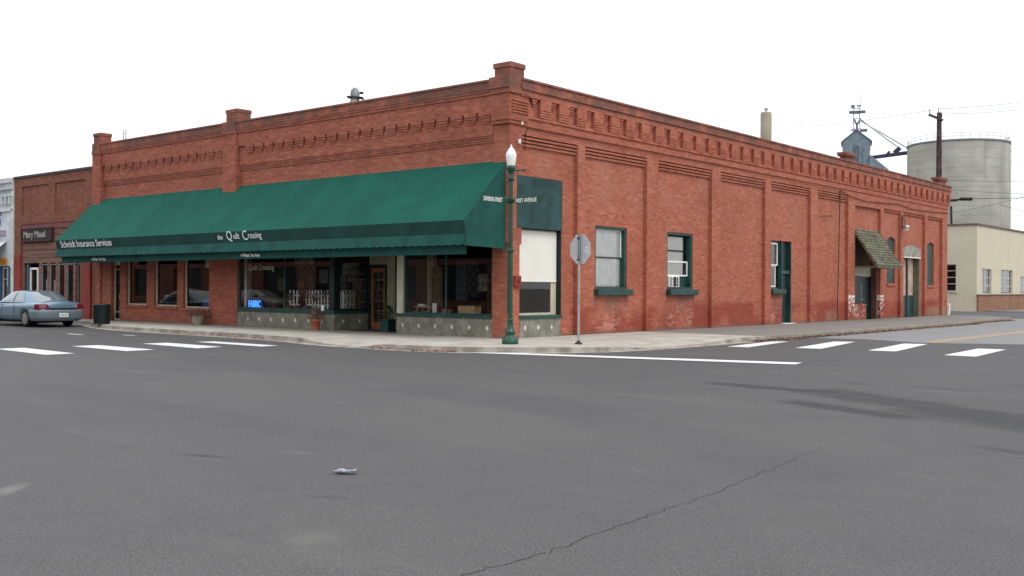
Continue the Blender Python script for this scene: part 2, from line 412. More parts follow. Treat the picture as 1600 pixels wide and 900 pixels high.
# ------------------------------------------------------------------ mesh helpers
class MB:
    def __init__(s): s.v = []; s.f = []; s.sm = []
    def add(s, vs, fs, smooth=False):
        o = len(s.v); s.v += [tuple(v) for v in vs]
        for f in fs: s.f.append([o+i for i in f]); s.sm.append(smooth)
        return s
    def box(s, x0, x1, y0, y1, z0, z1):
        if x0 > x1: x0, x1 = x1, x0
        if y0 > y1: y0, y1 = y1, y0
        if z0 > z1: z0, z1 = z1, z0
        return s.add([(x0, y0, z0), (x1, y0, z0), (x1, y1, z0), (x0, y1, z0), (x0, y0, z1), (x1, y0, z1), (x1, y1, z1), (x0, y1, z1)],
                     [(3, 2, 1, 0), (4, 5, 6, 7), (0, 1, 5, 4), (1, 2, 6, 5), (2, 3, 7, 6), (3, 0, 4, 7)])
    def quad(s, a, b, c, d): return s.add([a, b, c, d], [(0, 1, 2, 3)])
    def poly(s, pts): return s.add(pts, [tuple(range(len(pts)))])
    def bar(s, a, b, w_, h_, up=(0, 0, 1)):
        a, b = Vector(a), Vector(b); d = (b-a).normalized(); u = Vector(up)
        r = d.cross(u)
        if r.length < 1e-4: r = d.cross(Vector((1, 0, 0)))
        r.normalize(); u = r.cross(d)
        vs = []
        for p in (a, b):
            for sx_, sy_ in ((-1, -1), (1, -1), (1, 1), (-1, 1)): vs.append(p + r*sx_*w_/2 + u*sy_*h_/2)
        return s.add(vs, [(0, 1, 2, 3), (7, 6, 5, 4), (0, 4, 5, 1), (1, 5, 6, 2), (2, 6, 7, 3), (3, 7, 4, 0)])
    def tube(s, pts, r, n=8, caps=True):
        pts = [Vector(p) for p in pts]; rs = r if isinstance(r, (list, tuple)) else [r]*len(pts)
        vs = []; fs = []
        ref = None
        for i, p in enumerate(pts):
            d = (pts[min(i+1, len(pts)-1)] - pts[max(i-1, 0)]).normalized()
            if ref is None:
                ref = d.cross(Vector((0, 0, 1)))
                if ref.length < 1e-3: ref = Vector((1, 0, 0))
            ref = (ref - d*ref.dot(d)).normalized(); q = d.cross(ref)
            for k in range(n):
                a = 2*math.pi*k/n; vs.append(p + (ref*math.cos(a) + q*math.sin(a))*rs[i])
        for i in range(len(pts)-1):
            for k in range(n): fs.append((i*n+k, i*n+(k+1) % n, (i+1)*n+(k+1) % n, (i+1)*n+k))
        s.add(vs, fs, True)
        if caps:
            s.add(vs[:n], [tuple(reversed(range(n)))]); s.add(vs[-n:], [tuple(range(n))])
        return s
    def lathe(s, prof, c=(0, 0, 0), n=20, flute=0, smooth=True):
        vs = []; fs = []
        for (r, z) in prof:
            for k in range(n):
                a = 2*math.pi*k/n; rr = r*(1 - (flute if k % 2 else 0))
                vs.append((c[0]+rr*math.cos(a), c[1]+rr*math.sin(a), c[2]+z))
        for i in range(len(prof)-1):
            for k in range(n): fs.append((i*n+k, i*n+(k+1) % n, (i+1)*n+(k+1) % n, (i+1)*n+k))
        s.add(vs, fs, smooth)
        s.add(vs[:n], [tuple(reversed(range(n)))]); s.add(vs[-n:], [tuple(range(n))])
        return s
    def text(s, st, size, org, dx, dz, th=.01, sx_=1.0, align='LEFT', bold=0.0):
        cu_ = bpy.data.curves.new('t', 'FONT'); cu_.body = st; cu_.size = size; cu_.extrude = th/2
        cu_.align_x = align; cu_.offset = bold; cu_.resolution_u = 3
        ob = bpy.data.objects.new('t', cu_); COL.objects.link(ob)
        dg = bpy.context.evaluated_depsgraph_get()
        me = bpy.data.meshes.new_from_object(ob.evaluated_get(dg))
        dx = Vector(dx).normalized(); dz = Vector(dz).normalized(); nn = dx.cross(dz); o = Vector(org)
        vs = [o + dx*(v.co.x*sx_) + dz*v.co.y + nn*v.co.z for v in me.vertices]
        s.add(vs, [tuple(p.vertices) for p in me.polygons])
        bpy.data.objects.remove(ob); bpy.data.curves.remove(cu_); bpy.data.meshes.remove(me)
        return s
    def mesh(s, name, mat, off=(0, 0, 0)):
        me = bpy.data.meshes.new(name); o = Vector(off)
        me.from_pydata([tuple(Vector(v)-o) for v in s.v], [], s.f); me.update()
        me.polygons.foreach_set('use_smooth', s.sm)
        if mat is not None: me.materials.append(mat)
        return me

def tag(o, label=None, cat=None, group=None, kind=None):
    for k, v in (('label', label), ('category', cat), ('group', group), ('kind', kind)):
        if v: o[k] = v
    return o
def empty(name, loc, label, cat, group=None):
    o = bpy.data.objects.new(name, None); COL.objects.link(o); o.location = loc; o.empty_display_size = .3
    return tag(o, label, cat, group)
WOFF = {}
def woff(o): return WOFF.get(o.name, Vector(o.location)) if o.parent is None else WOFF[o.name]
def part(name, mb, mat, parent, bevel=0, label=None, kind=None):
    """mesh drawn in world coordinates, linked under its thing"""
    off = woff(parent)
    o = bpy.data.objects.new(name, mb.mesh(name, mat, off)); COL.objects.link(o)
    o.parent = parent; WOFF[o.name] = off
    if bevel: bev(o, bevel)
    if label: o['label'] = label
    if kind: o['kind'] = kind
    return o
def bev(o, wd):
    md = o.modifiers.new('bevel', 'BEVEL'); md.width = wd; md.segments = 2; md.limit_method = 'ANGLE'
def single(name, mb, mat, label, cat, loc=(0, 0, 0), group=None, bevel=0, kind=None):
    o = bpy.data.objects.new(name, mb.mesh(name, mat, loc)); COL.objects.link(o); o.location = loc
    WOFF[o.name] = Vector(loc)
    if bevel: bev(o, bevel)
    return tag(o, label, cat, group, kind)
def struct(name, mb, mat):
    o = bpy.data.objects.new(name, mb.mesh(name, mat)); COL.objects.link(o); o['kind'] = 'structure'; return o
def dup(root, loc, rotz=None, label=None):
    r = root.copy(); COL.objects.link(r); r.location = loc
    if rotz is not None: r.rotation_euler[2] = rotz
    if label: r['label'] = label
    def rec(a, b_):
        for ch in [q for q in list(COL.objects) if q.parent == a]:
            c_ = ch.copy(); COL.objects.link(c_); c_.parent = b_; rec(ch, c_)
    rec(root, r)
    return r

def wallgrid(mb, axis, no, ni, u0, u1, z0, z1, holes, inner=True):
    """wall in the plane axis=const (axis 'y': u=x, 'x': u=y) from outer no to inner ni, with holes"""
    us = sorted({u0, u1, *[h[0] for h in holes], *[h[1] for h in holes]}); zs = sorted({z0, z1, *[h[2] for h in holes], *[h[3] for h in holes]})
    us = [u for u in us if u0 <= u <= u1]; zs = [z for z in zs if z0 <= z <= z1]
    def P(u, n, z): return (u, n, z) if axis == 'y' else (n, u, z)
    def solid(i, j):
        if i < 0 or j < 0 or i >= len(us)-1 or j >= len(zs)-1: return False
        cu_, cz = (us[i]+us[i+1])/2, (zs[j]+zs[j+1])/2
        return not any(h[0] < cu_ < h[1] and h[2] < cz < h[3] for h in holes)
    for i in range(len(us)-1):
        for j in range(len(zs)-1):
            if not solid(i, j): continue
            a, b_, c, d = us[i], us[i+1], zs[j], zs[j+1]
            mb.quad(P(a, no, c), P(b_, no, c), P(b_, no, d), P(a, no, d))
            if inner: mb.quad(P(b_, ni, c), P(a, ni, c), P(a, ni, d), P(b_, ni, d))
            if not solid(i-1, j): mb.quad(P(a, no, c), P(a, no, d), P(a, ni, d), P(a, ni, c))
            if not solid(i+1, j): mb.quad(P(b_, no, c), P(b_, ni, c), P(b_, ni, d), P(b_, no, d))
            if not solid(i, j-1): mb.quad(P(a, no, c), P(a, ni, c), P(b_, ni, c), P(b_, no, c))
            if not solid(i, j+1): mb.quad(P(a, no, d), P(b_, no, d), P(b_, ni, d), P(a, ni, d))

GZ = .14   # pavement level at the walls

# ================================================================== THE SETTING
g = MB(); g.quad((-900, -900, -.012), (900, -900, -.012), (900, 900, -.012), (-900, 900, -.012)); struct('ground', g, M['ground'])
g = MB()
g.poly([(-120, -40, 0), (-1, -40, 0), (-1, -70, 0), (26, -70, 0), (26, -40, 0), (70, -40, 0), (70, 1, 0), (26, 1, 0), (26, 160, 0), (-1, 160, 0), (-1, 1, 0), (-120, 1, 0)])
struct('road', g, M['asphalt'])
g = MB(); g.poly([(3.0, 7.6, .004), (4.6, 9.7, .004), (6.5, 10.3, .004), (8.6, 9.35, .004), (11.2, 10.6, .004), (25.9, 12, .004), (25.9, 159, .004), (3.0, 159, .004)])
struct('side_street', g, M['asphalt_old'])
g = MB(); g.poly([(-40, 40.9, .008), (4.4, 40.9, .008), (3.9, 46, .008), (3.2, 58.9, .008), (-40, 58.9, .008)]); struct('yard', g, M['asphalt_yard'])
g = MB(); g.box(-3.1, 2.6, 60.2, 110, .0, .05); struct('far_pavement', g, M['asphalt_walk'])

# crack in the asphalt
random.seed(3)
cp = [(15.55, -19.6), (15.25, -18.75), (15.32, -18.0), (15.23, -17.17), (15.22, -16.3), (15.11, -14.82), (14.92, -13.48), (14.91, -12.2)]
pts = []
for i in range(len(cp)-1):
    for k in range(9):
        t_ = k/9; pts.append((cp[i][0]*(1-t_)+cp[i+1][0]*t_+random.uniform(-.035, .035), cp[i][1]*(1-t_)+cp[i+1][1]*t_+random.uniform(-.05, .05)))
g = MB()
for i in range(len(pts)-1):
    wa, wb = [random.uniform(.0008, .0026) + .002*(1-(j/len(pts))) for j in (i, i+1)]
    (x0, y0), (x1, y1) = pts[i], pts[i+1]
    g.quad((x0-wa, y0, .004), (x0+wa, y0, .004), (x1+wb, y1, .004), (x1-wb, y1, .004))
struct('road_crack', g, plain('dark_grey_crack', (.035, .033, .03), .95))

# kerb line (x, y, height): along the front street, round the corner, up the side street
KB = [(-60, -1.15, .13), (-30, -1.15, .13), (-25, -1.2, .13), (-21.5, -1.45, .13), (-19.5, -2.25, .13), (-17.2, -2.95, .13), (-15, -3.28, .13), (-11, -3.42, .13), (-7.6, -3.5, .13), (-5.2, -3.8, .13),
      (-4.2, -4.05, .11), (-3.2, -4.25, .03), (-2.3, -4.33, .02), (-1.5, -4.35, .03), (-.7, -4.38, .12), (.2, -4.32, .13), (1.3, -4.1, .13), (2.3, -3.55, .13), (3.2, -2.75, .13), (3.9, -1.75, .12), (4.25, -.5, .09),
      (4.38, 1.0, .02), (4.42, 2.6, .02), (4.45, 4.2, .06), (4.45, 5.6, .12), (4.5, 7.1, .13), (4.6, 12, .13), (4.65, 20, .13), (4.65, 27, .13), (4.3, 33, .13), (3.9, 38.5, .12), (3.2, 40.85, .06)]
def inward(i, d):
    a = Vector(KB[max(i-1, 0)][:2]); b_ = Vector(KB[min(i+1, len(KB)-1)][:2]); t_ = (b_-a).normalized()
    return Vector(KB[i][:2]) + Vector((-t_.y, t_.x))*d
def dense(K, n=4):
    o = []
    for i in range(len(K)-1):
        p0, p1, p2, p3 = [Vector(K[max(0, min(len(K)-1, j))]) for j in (i-1, i, i+1, i+2)]
        for k in range(n):
            t_ = k/n
            if (p2-p1).length > 6: q = p1.lerp(p2, t_)
            else: q = .5*((2*p1) + (p2-p0)*t_ + (2*p0-5*p1+4*p2-p3)*t_*t_ + (3*p1-p0-3*p2+p3)*t_**3)
            o.append(tuple(q))
    o.append(tuple(K[-1])); return o
KB = dense(KB)
kerb = MB(); gut = MB(); walk = MB(); walk2 = MB()
n = len(KB)
rows = []
for i in range(n):
    x, y, h = KB[i]; o_ = Vector((x, y)); k_ = inward(i, .16); mid = inward(i, 1.25); gu = inward(i, -.34)
    # foot at the wall
    if x < 0 and y < 0: wl = Vector((min(x, 0), .02))
    else: wl = None
    rows.append((o_, k_, mid, gu, h))
for i in range(n-1):
    a, b_ = rows[i], rows[i+1]
    def v3(p, z): return (p.x, p.y, z)
    kerb.quad(v3(a[0], 0), v3(b_[0], 0), v3(b_[0], b_[4]), v3(a[0], a[4]))
    kerb.quad(v3(a[0], a[4]), v3(b_[0], b_[4]), v3(b_[1], b_[4]+.003), v3(a[1], a[4]+.003))
    gut.quad(v3(a[3], .010), v3(b_[3], .010), v3(b_[0], .010), v3(a[0], .010))
    gut.quad(v3(a[3], 0), v3(b_[3], 0), v3(b_[3], .010), v3(a[3], .010))
    tgt = walk if (a[0].y < 7.05 or a[0].x < 0) else walk2
    tgt.quad(v3(a[1], a[4]+.003), v3(b_[1], b_[4]+.003), v3(b_[2], GZ), v3(a[2], GZ))
# inner part of the pavement: fans from the mid line to the wall line
def wallfoot(p):
    if p.y < -.02 and p.x < -.0: return Vector((p.x, .1))
    if p.x > 0 and p.y > 0: return Vector((-.1, p.y))
    return Vector((-.1, .1))
for i in range(n-1):
    a, b_ = rows[i][2], rows[i+1][2]; c, d = wallfoot(b_), wallfoot(a)
    tgt = walk if (rows[i][0].y < 7.05 or rows[i][0].x < 0) else walk2
    if a.x < -30 and abs(a.y) < .3: continue
    q = [(a.x, a.y, GZ), (b_.x, b_.y, GZ), (c.x, c.y, GZ)]
    if (c-d).length > 1e-4: q.append((d.x, d.y, GZ))
    tgt.poly(q)
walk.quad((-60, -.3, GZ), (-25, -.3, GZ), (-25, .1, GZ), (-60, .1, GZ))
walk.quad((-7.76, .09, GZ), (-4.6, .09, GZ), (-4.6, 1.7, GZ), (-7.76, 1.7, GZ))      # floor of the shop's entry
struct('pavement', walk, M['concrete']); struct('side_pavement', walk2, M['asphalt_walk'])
struct('kerb', kerb, M['kerb']); struct('gutter', gut, M['kerb'])

def paint(name, quads, mat, z=.008):
    for q in quads:
        g = MB(); g.poly([(x, y, z) for x, y in q]); struct(name, g, mat)
paint('crosswalk_stripe', [[(-7.5, -11.3), (-4.45, -11.5), (-4.45, -10.8), (-7.5, -10.6)], [(-7.35, -9.4), (-4.42, -9.5), (-4.45, -8.7), (-7.3, -8.65)],
                           [(-7.15, -7.45), (-4.2, -7.65), (-4.3, -6.8), (-7.1, -6.7)], [(-6.9, -5.9), (-3.7, -5.99), (-3.75, -5.4), (-6.8, -5.35)],
                           [(5.35, 3.1), (5.95, 3.2), (5.4, 7.0), (4.95, 6.7)], [(7.01, 3.87), (7.73, 3.96), (6.98, 8.30), (6.4, 8.1)],
                           [(8.94, 4.16), (9.64, 4.28), (9.06, 8.6), (8.42, 8.45)], [(11.06, 3.6), (11.83, 3.55), (11.56, 7.36), (10.86, 7.31)]], M['roadwhite'])
paint('stop_line', [[(1.95, -4.1), (9.72, -2.1), (9.60, -1.45), (2.9, -3.35)]], M['roadwhite'], .012)
paint('centre_line', [[(8.55, 9.9), (8.68, 9.9), (8.58, 60), (8.45, 60)], [(8.82, 9.5), (8.95, 9.5), (8.85, 60), (8.72, 60)]], M['roadyellow'])
paint('parking_line', [[(-12.2, -5.2), (-11.5, -5.2), (-11.5, -5.07), (-12.2, -5.07)], [(-14.2, -6.1), (-13.2, -6.1), (-13.2, -5.92), (-14.2, -5.92)]], M['roadwhite'])

# fallen leaves in the gutter
def leaves(name, pts, mats, num, spread, seed):
    random.seed(seed); g = MB()
    for _ in range(num):
        i = random.randrange(len(pts)-1); t_ = random.random(); clump = (math.sin(i*1.7+t_*5)+1.2)
        x = pts[i][0]*(1-t_)+pts[i+1][0]*t_; y = pts[i][1]*(1-t_)+pts[i+1][1]*t_
        x += random.gauss(0, spread); y += random.gauss(0, spread)
        r = random.uniform(.025, .06); a = random.uniform(0, 6.28); z = random.uniform(.018, .05)
        z += pts[i][2]
        ca, sa = math.cos(a)*r, math.sin(a)*r; tl = random.uniform(-.025, .025)
        g.quad((x+ca, y+sa, z+tl), (x-sa*.7, y+ca*.7, z), (x-ca, y-sa, z-tl*.5), (x+sa*.7, y-ca*.7, z+.01))
    return g
lv = leaves('l', [(4.75, y_, 0) for y_ in range(6, 30)] + [(4.4, y_, 0) for y_ in range(30, 38)], 0, 5200, .13, 1)
o = struct('leaf_litter', lv, M['leaf_red']); o['kind'] = 'stuff'; o['label'] = 'russet dead leaves gathered along the side street kerb'
lv = leaves('l', [(-1.2, -4.5, 0), (0, -4.5, 0), (1.1, -4.3, 0), (1.6, -4.1, 0)], 0, 220, .10, 2); leaves2 = leaves('l', [(-12, -3.6, 0), (-8, -3.65, 0), (-5.5, -3.9, 0)], 0, 120, .08, 3)
lv.add(leaves2.v, leaves2.f)
o = struct('corner_leaf_litter', lv, plain('leaves_pinkish', (.36, .20, .15), .8, 0, .5, 7)); o['kind'] = 'stuff'; o['label'] = 'pale pinkish dead leaves along the front kerb by the lamp post'

# ================================================================== MAIN BRICK BUILDING
B = empty('brick_building', (-11.7, 20.2, 0), 'long one-storey red brick corner building with corbelled cornice and green awning', 'building')
B.location = (0, 0, 0)
L = -23.35; TY = 40.4
# ---- front wall (Y = 0 plane), with window openings and the recessed entry
fw = MB()
holes = [(-22.2, -21.5, GZ, 3.0), (-21.0, -19.42, .82, 3.1), (-18.87, -17.2, .80, 3.1), (-16.76, -15.02, .76, 3.1),
         (-13.22, -4.72, GZ-.01, 3.3), (-4.72, -.69, GZ-.01, 3.3)]
wallgrid(fw, 'y', 0, .35, L, -.15, 0, 5.9, [h if h[2] > .2 else (h[0], h[1], -1, h[3]) for h in holes])
part('front_wall', fw, M['brick_front'], B)
cor = MB()
for (a, b_) in ((-22.72, -13.86), (-13.02, -.62)):
    cor.box(a, b_, -.030, .3, 5.90, 5.965); cor.box(a, b_, -.050, .3, 5.965, 6.035); cor.box(a, b_, -.072, .3, 6.035, 6.79)
    cor.box(a, b_, -.095, -.06, 6.10, 6.15)
    cor.box(a, b_, -.150, .3, 6.79, 7.27)
    k = 0
    x1 = b_ - (.0 if b_ > -5 else .1)
    while x1 > a + .45:
        for (z0, z1, wl, pr) in ((6.70, 6.79, .49, .150), (6.62, 6.70, .43, .130), (6.54, 6.62, .36, .112), (6.46, 6.54, .27, .092)):
            cx = x1 - .28
            cor.box(cx-wl/2, cx+wl/2, -pr, -.06, z0, z1)
        x1 -= .572; k += 1
cor.box(L-.04, -.62, -.205, .3, 7.36, 7.43); cor.box(L-.04, -.62, -.185, .3, 7.27, 7.36)
cor.box(L-.02, -.60, -.215, .32, 7.43, 7.66); cor.box(L-.05, -.60, -.245, .34, 7.66, 7.72)
part('front_cornice', cor, M['brick_front'], B)
def pier(x0, x1, y1, name='pier', capx=0):
    p = MB(); p.box(x0, x1, -.225, .05, 0 if capx == 9 else 0, 7.70)
    return p
# left, middle pier: shaft in front of the wall plus the block standing above the parapet
for (x0, x1, h0, h1, depth) in ((-23.42, -22.78, -23.36, -22.78, .30), (-13.86, -13.04, -13.68, -12.98, .40)):
    p = MB(); p.box(x0, x1, -.232, .02, 4.2, 7.27); p.box(x0-.01, x1+.01, -.262, .02, 7.27, 7.42)
    p.box(x0+.02, x1-.02, -.255, .02, 7.42, 7.74)
    p.box(h0, h1, -.2, depth, 7.74, 8.06); p.box(h0-.02, h1+.02, -.225, depth+.02, 8.06, 8.19)
    part('parapet_pier', p, M['brick_front'], B, .008)
p = MB(); p.box(-23.42, -23.0, -.06, .02, 0, 4.2); part('end_pilaster', p, M['brick_front'], B, .006)
# ---- corner pier
p = MB(); p.box(-.62, .012, -.062, .5, 2.9, 6.40); p.box(-.62, .066, -.16, .66, 6.40, 6.50); p.box(-.62, .10, -.19, .70, 6.50, 7.27); p.box(-.63, .15, -.232, .72, 7.27, 7.42)
p.box(-.64, .13, -.262, .73, 7.42, 7.76); p.box(-.55, .06, -.11, .52, 7.76, 8.03); p.box(-.585, .09, -.14, .55, 8.03, 8.18)
part('corner_pier', p, M['brick_front'], B, .008)
p = MB()
for k in range(5): p.box(-.05, .135, -.1, .66, 6.72+k*.085, 6.76+k*.085)
part('corner_corbel', p, M['brick'], B)

# ---- side wall (X = 0 plane): pilaster skin 0.15 thick over the recessed wall
bays = [(.42, 3.3, 6.13), (3.69, 7.36, 6.13), (8.10, 11.95, 6.13), (12.6, 16.45, 6.13), (17.0, 20.95, 6.13), (21.72, 25.28, 6.13),
        (26.15, 29.55, 5.72), (29.95, 32.5, 5.80), (32.88, 36.4, 5.80), (36.78, 39.45, 5.80)]
sk = MB(); wallgrid(sk, 'x', 0, -.15, 0, TY, 0, 6.38, [(a, b_, -1, t_) for a, b_, t_ in bays] , inner=False)
part('pilaster_layer', sk, M['brick'], B)
sh = [(.42, 2.48, -1, 4.93), (4.48, 6.35, 1.60, 3.66), (8.95, 10.78, 1.60, 3.66), (17.2, 19.3, 1.62, 3.68), (18.36, 19.3, -1, 3.68),
      (26.15, 29.45, .92, 4.62), (28.02, 29.45, -1, 4.62), (30.86, 32.1, 1.95, 4.40), (33.38, 35.95, -1, 3.42), (37.26, 38.42, 1.88, 4.35)]
sw = MB(); wallgrid(sw, 'x', -.15, -.5, .36, TY, 0, 6.38, sh)
part('side_wall', sw, M['brick'], B)
sc = MB()
# corbelled heads of the bays
for (a, b_, t_) in bays[:6]:
    for k in range(3): sc.box(-.16, -.012-.034*k, a-.01, b_+.01, 6.125-.1*(k+1), 6.125-.1*k-.036)
for (a, b_, t_) in bays[7:]:
    sc.box(-.16, -.07, a-.01, b_+.01, 5.68, 5.82)
sc.box(-.3, .042, .3, TY+.03, 6.38, 6.62); sc.box(-.3, .088, .3, TY+.07, 6.62, 6.70)
sc.box(-.3, .006, .3, TY, 6.70, 7.24)
sc.box(-.3, .135, .3, TY+.13, 7.24, 7.43); sc.box(-.3, .182, .3, TY+.17, 7.43, 7.505)
sc.box(-.32, .162, .3, TY+.15, 7.505, 7.69); sc.box(-.34, .205, .3, TY+.2, 7.69, 7.75)
for k in range(44):
    r_ = 40.2-.928*k
    if r_ < .9: break
    s0, s1 = r_-.40, r_           # slot
    b1 = r_+.528
    if b1 < 41:                    # bracket between this slot and the next
        bb = min(b1, TY+.12)
        sc.box(.0, .132, s1, bb, 6.93, 7.24)
        for j_ in range(3):
            sc.box(.0, .124-.007*j_, s1+.002, bb-.002, 6.855-.075*j_, 6.93-.075*j_-.020); sc.box(.0, .104-.007*j_, s1+.004, bb-.004, 6.93-.075*j_-.020, 6.93-.075*j_)
    for q in range(3):
        sc.box(.0, .100-.024*q, s0+.05*q+.04, s1-.12-.03*q, 7.24-.075*(q+1), 7.24-.075*q)
part('side_cornice', sc, M['brick'], B)
# chimneys on the side parapet
for (a, b_, x0, x1) in ((25.05, 26.05, -.34, -.05), (38.9, 40.2, -.36, -.05)):
    p = MB(); p.box(x0, x1, a, b_, 7.4, 8.0); p.box(x0-.07, x1+.07, a-.1, b_+.1, 8.0, 8.07); p.box(x0-.1, x1+.1, a-.15, b_+.15, 8.07, 8.19)
    part('chimney', p, M['brick'], B, .006)
# other walls, roof
p = MB(); p.box(L, L+.3, .35, TY, 0, 7.5); p.box(L+.3, -.5, TY-.3, TY, 0, 7.5); part('rear_wall', p, M['brick_far'], B)
p = MB(); p.box(L+.3, -.5, .35, TY-.3, 6.9, 7.0); part('roof', p, M['roofing'], B)
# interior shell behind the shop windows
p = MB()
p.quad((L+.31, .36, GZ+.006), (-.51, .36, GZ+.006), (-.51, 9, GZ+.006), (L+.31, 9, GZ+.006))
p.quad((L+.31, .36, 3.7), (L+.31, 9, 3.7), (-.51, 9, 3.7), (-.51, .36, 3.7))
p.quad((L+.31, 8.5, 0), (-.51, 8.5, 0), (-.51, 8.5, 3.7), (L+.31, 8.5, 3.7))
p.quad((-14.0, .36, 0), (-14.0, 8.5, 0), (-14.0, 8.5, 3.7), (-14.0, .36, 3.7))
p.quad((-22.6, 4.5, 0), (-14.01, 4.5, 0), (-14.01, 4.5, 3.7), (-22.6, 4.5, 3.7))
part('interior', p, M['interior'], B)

def window(parent, ax, u0, u1, z0, z1, n, fw_, fmat, depth=.05, mull=[], rails=[], gmat='glass', mw=.04, name='window', sign=None):
    """framed window; ax 'y' faces -Y at y=n, 'x' faces +X at x=n"""
    def bx(mb, a, b_, c, d, o0, o1):
        if ax == 'y': mb.box(a, b_, n+o0, n+o1, c, d)
        else: mb.box(n-o0, n-o1, a, b_, c, d)
    f = MB()
    bx(f, u0, u1, z1-fw_, z1, 0, depth); bx(f, u0, u1, z0, z0+fw_, 0, depth)
    bx(f, u0, u0+fw_, z0+fw_, z1-fw_, 0, depth); bx(f, u1-fw_, u1, z0+fw_, z1-fw_, 0, depth)
    for m_ in mull: bx(f, m_-mw/2, m_+mw/2, z0+fw_, z1-fw_, .004, depth-.004)
    for r_ in rails: bx(f, u0+fw_, u1-fw_, r_-mw/2, r_+mw/2, .008, depth-.008)
    W = part(name, f, fmat, parent, .004)
    g = MB(); e = .003
    a, b_, c, d = u0+fw_-e, u1-fw_+e, z0+fw_-e, z1-fw_+e; q = n + (depth*.5 if ax == 'y' else -depth*.5)
    if ax == 'y': g.quad((a, q, c), (b_, q, c), (b_, q, d), (a, q, d))
    else: g.quad((q, a, c), (q, b_, c), (q, b_, d), (q, a, d))
    part('pane', g, M[gmat], W)
    return W
# ---- insurance office windows: pale frames set back, brick sills
for (a, b_, z0) in ((-21.0, -19.42, .82), (-18.87, -17.2, .80), (-16.76, -15.02, .76)):
    W = window(B, 'y', a, b_, z0, 3.1, .10, .06, M['cream'], .06)
    s_ = MB(); s_.box(a-.06, b_+.06, -.06, .1, z0-.10, z0-.003); part('sill', s_, M['brick_front'], W)
D = window(B, 'y', -22.2, -21.5, GZ, 2.95, .14, .07, M['cream'], .06, name='door', rails=[2.3, .5])
h_ = MB(); h_.box(-21.64, -21.60, .06, .13, 1.05, 1.25); part('handle', h_, M['steel'], D)
lt = MB(); lt.box(-22.16, -21.5, .16, .19, 2.5, 2.9); part('transom_blind', lt, M['blind'], D)

# ---- quilt shop front
def bulk(x0, x1, y0, name='bulkhead'):
    p = MB(); p.box(x0, x1, y0, y0+.14, 0, .70); return part(name, p, M['tile'], B)
bk = bulk(-13.2, -7.76, .0)
def diamonds(parent, ax, us, n, z=.44):
    for u in us:
        g = MB(); r_, q = .062, .085
        if ax == 'y': g.add([(u-r_, n, z), (u, n, z-q), (u+r_, n, z), (u, n, z+q), (u-r_, n+.01, z), (u, n+.01, z-q), (u+r_, n+.01, z), (u, n+.01, z+q)], [(0, 1, 2, 3), (0, 4, 5, 1), (1, 5, 6, 2), (2, 6, 7, 3), (3, 7, 4, 0)])
        else: g.add([(n, u-r_, z), (n, u, z-q), (n, u+r_, z), (n, u, z+q), (n-.01, u-r_, z), (n-.01, u, z-q), (n-.01, u+r_, z), (n-.01, u, z+q)], [(0, 1, 2, 3), (0, 4, 5, 1), (1, 5, 6, 2), (2, 6, 7, 3), (3, 7, 4, 0)])
        part('diamond_tile', g, M['tile_pale'], parent)
diamonds(bk, 'y', [-12.55, -11.88, -11.2, -10.5, -9.81, -9.1, -8.4], -.006)
p = MB(); p.box(-7.90, -7.76, .142, 1.56, 0, .70); bs = part('bulkhead', p, M['tile'], B); diamonds(bs, 'x', [.42, 1.15], -7.754)
bk2 = bulk(-4.72, -.69, .0); diamonds(bk2, 'y', [-4.43+.71*k for k in range(6)], -.006, .42)
p = MB(); p.box(-4.72, -4.58, .142, 1.56, 0, .70); part('bulkhead', p, M['tile'], B)
# sills
p = MB(); p.box(-13.2, -7.72, -.05, .16, .70, .79); part('shop_sill', p, M['green_paint'], B, .01)
p = MB(); p.box(-7.93, -7.72, .165, 1.58, .70, .79); part('shop_sill', p, M['green_paint'], B, .01)
p = MB(); p.box(-4.78, -.70, -.05, .16, .70, .79); part('shop_sill', p, M['green_paint'], B, .01)
# the two big panes + side pane
W1 = window(B, 'y', -13.2, -7.92, .79, 3.25, .05, .07, M['green_paint'], .07, mull=[-10.5], mw=.045)
W2 = window(B, 'x', .22, 1.56, .79, 3.25, -7.78, .08, M['green_black'], .07)
p = MB(); p.box(-7.98, -7.74, -.02, .2, .79, 3.25); part('corner_post', p, M['green_black'], B, .01)
W3 = window(B, 'y', -4.42, -.72, .79, 3.25, .05, .05, M['green_paint'], .06, mull=[-2.62], mw=.05)
p = MB(); p.box(-4.72, -4.44, .0, .24, .79, 3.25); part('corner_post', p, M['cream'], B, .01)
p = MB(); p.box(-4.80, -4.725, -.01, .22, .79, 3.25); part('corner_trim', p, M['green_black'], B)
p = MB(); p.box(-4.74, -4.50, 1.42, 1.62, .79, 3.25); part('entry_post', p, M['cream'], B, .01)
W4 = window(B, 'x', .26, 1.4, .79, 3.25, -4.60, .05, M['cream'], .05)
p = MB(); p.box(-13.0, -12.85, .16, .36, .79, 3.0); part('inner_post', p, M['cream'], B)
# lettering on the glass
p = MB(); p.text('Quilt Crossing', .27, (-12.6, .045, 2.22), (1, 0, 0), (0, 0, 1), .004, .95, bold=.004); part('window_lettering', p, plain('gilt_letters', (.42, .38, .26), .5), W1)
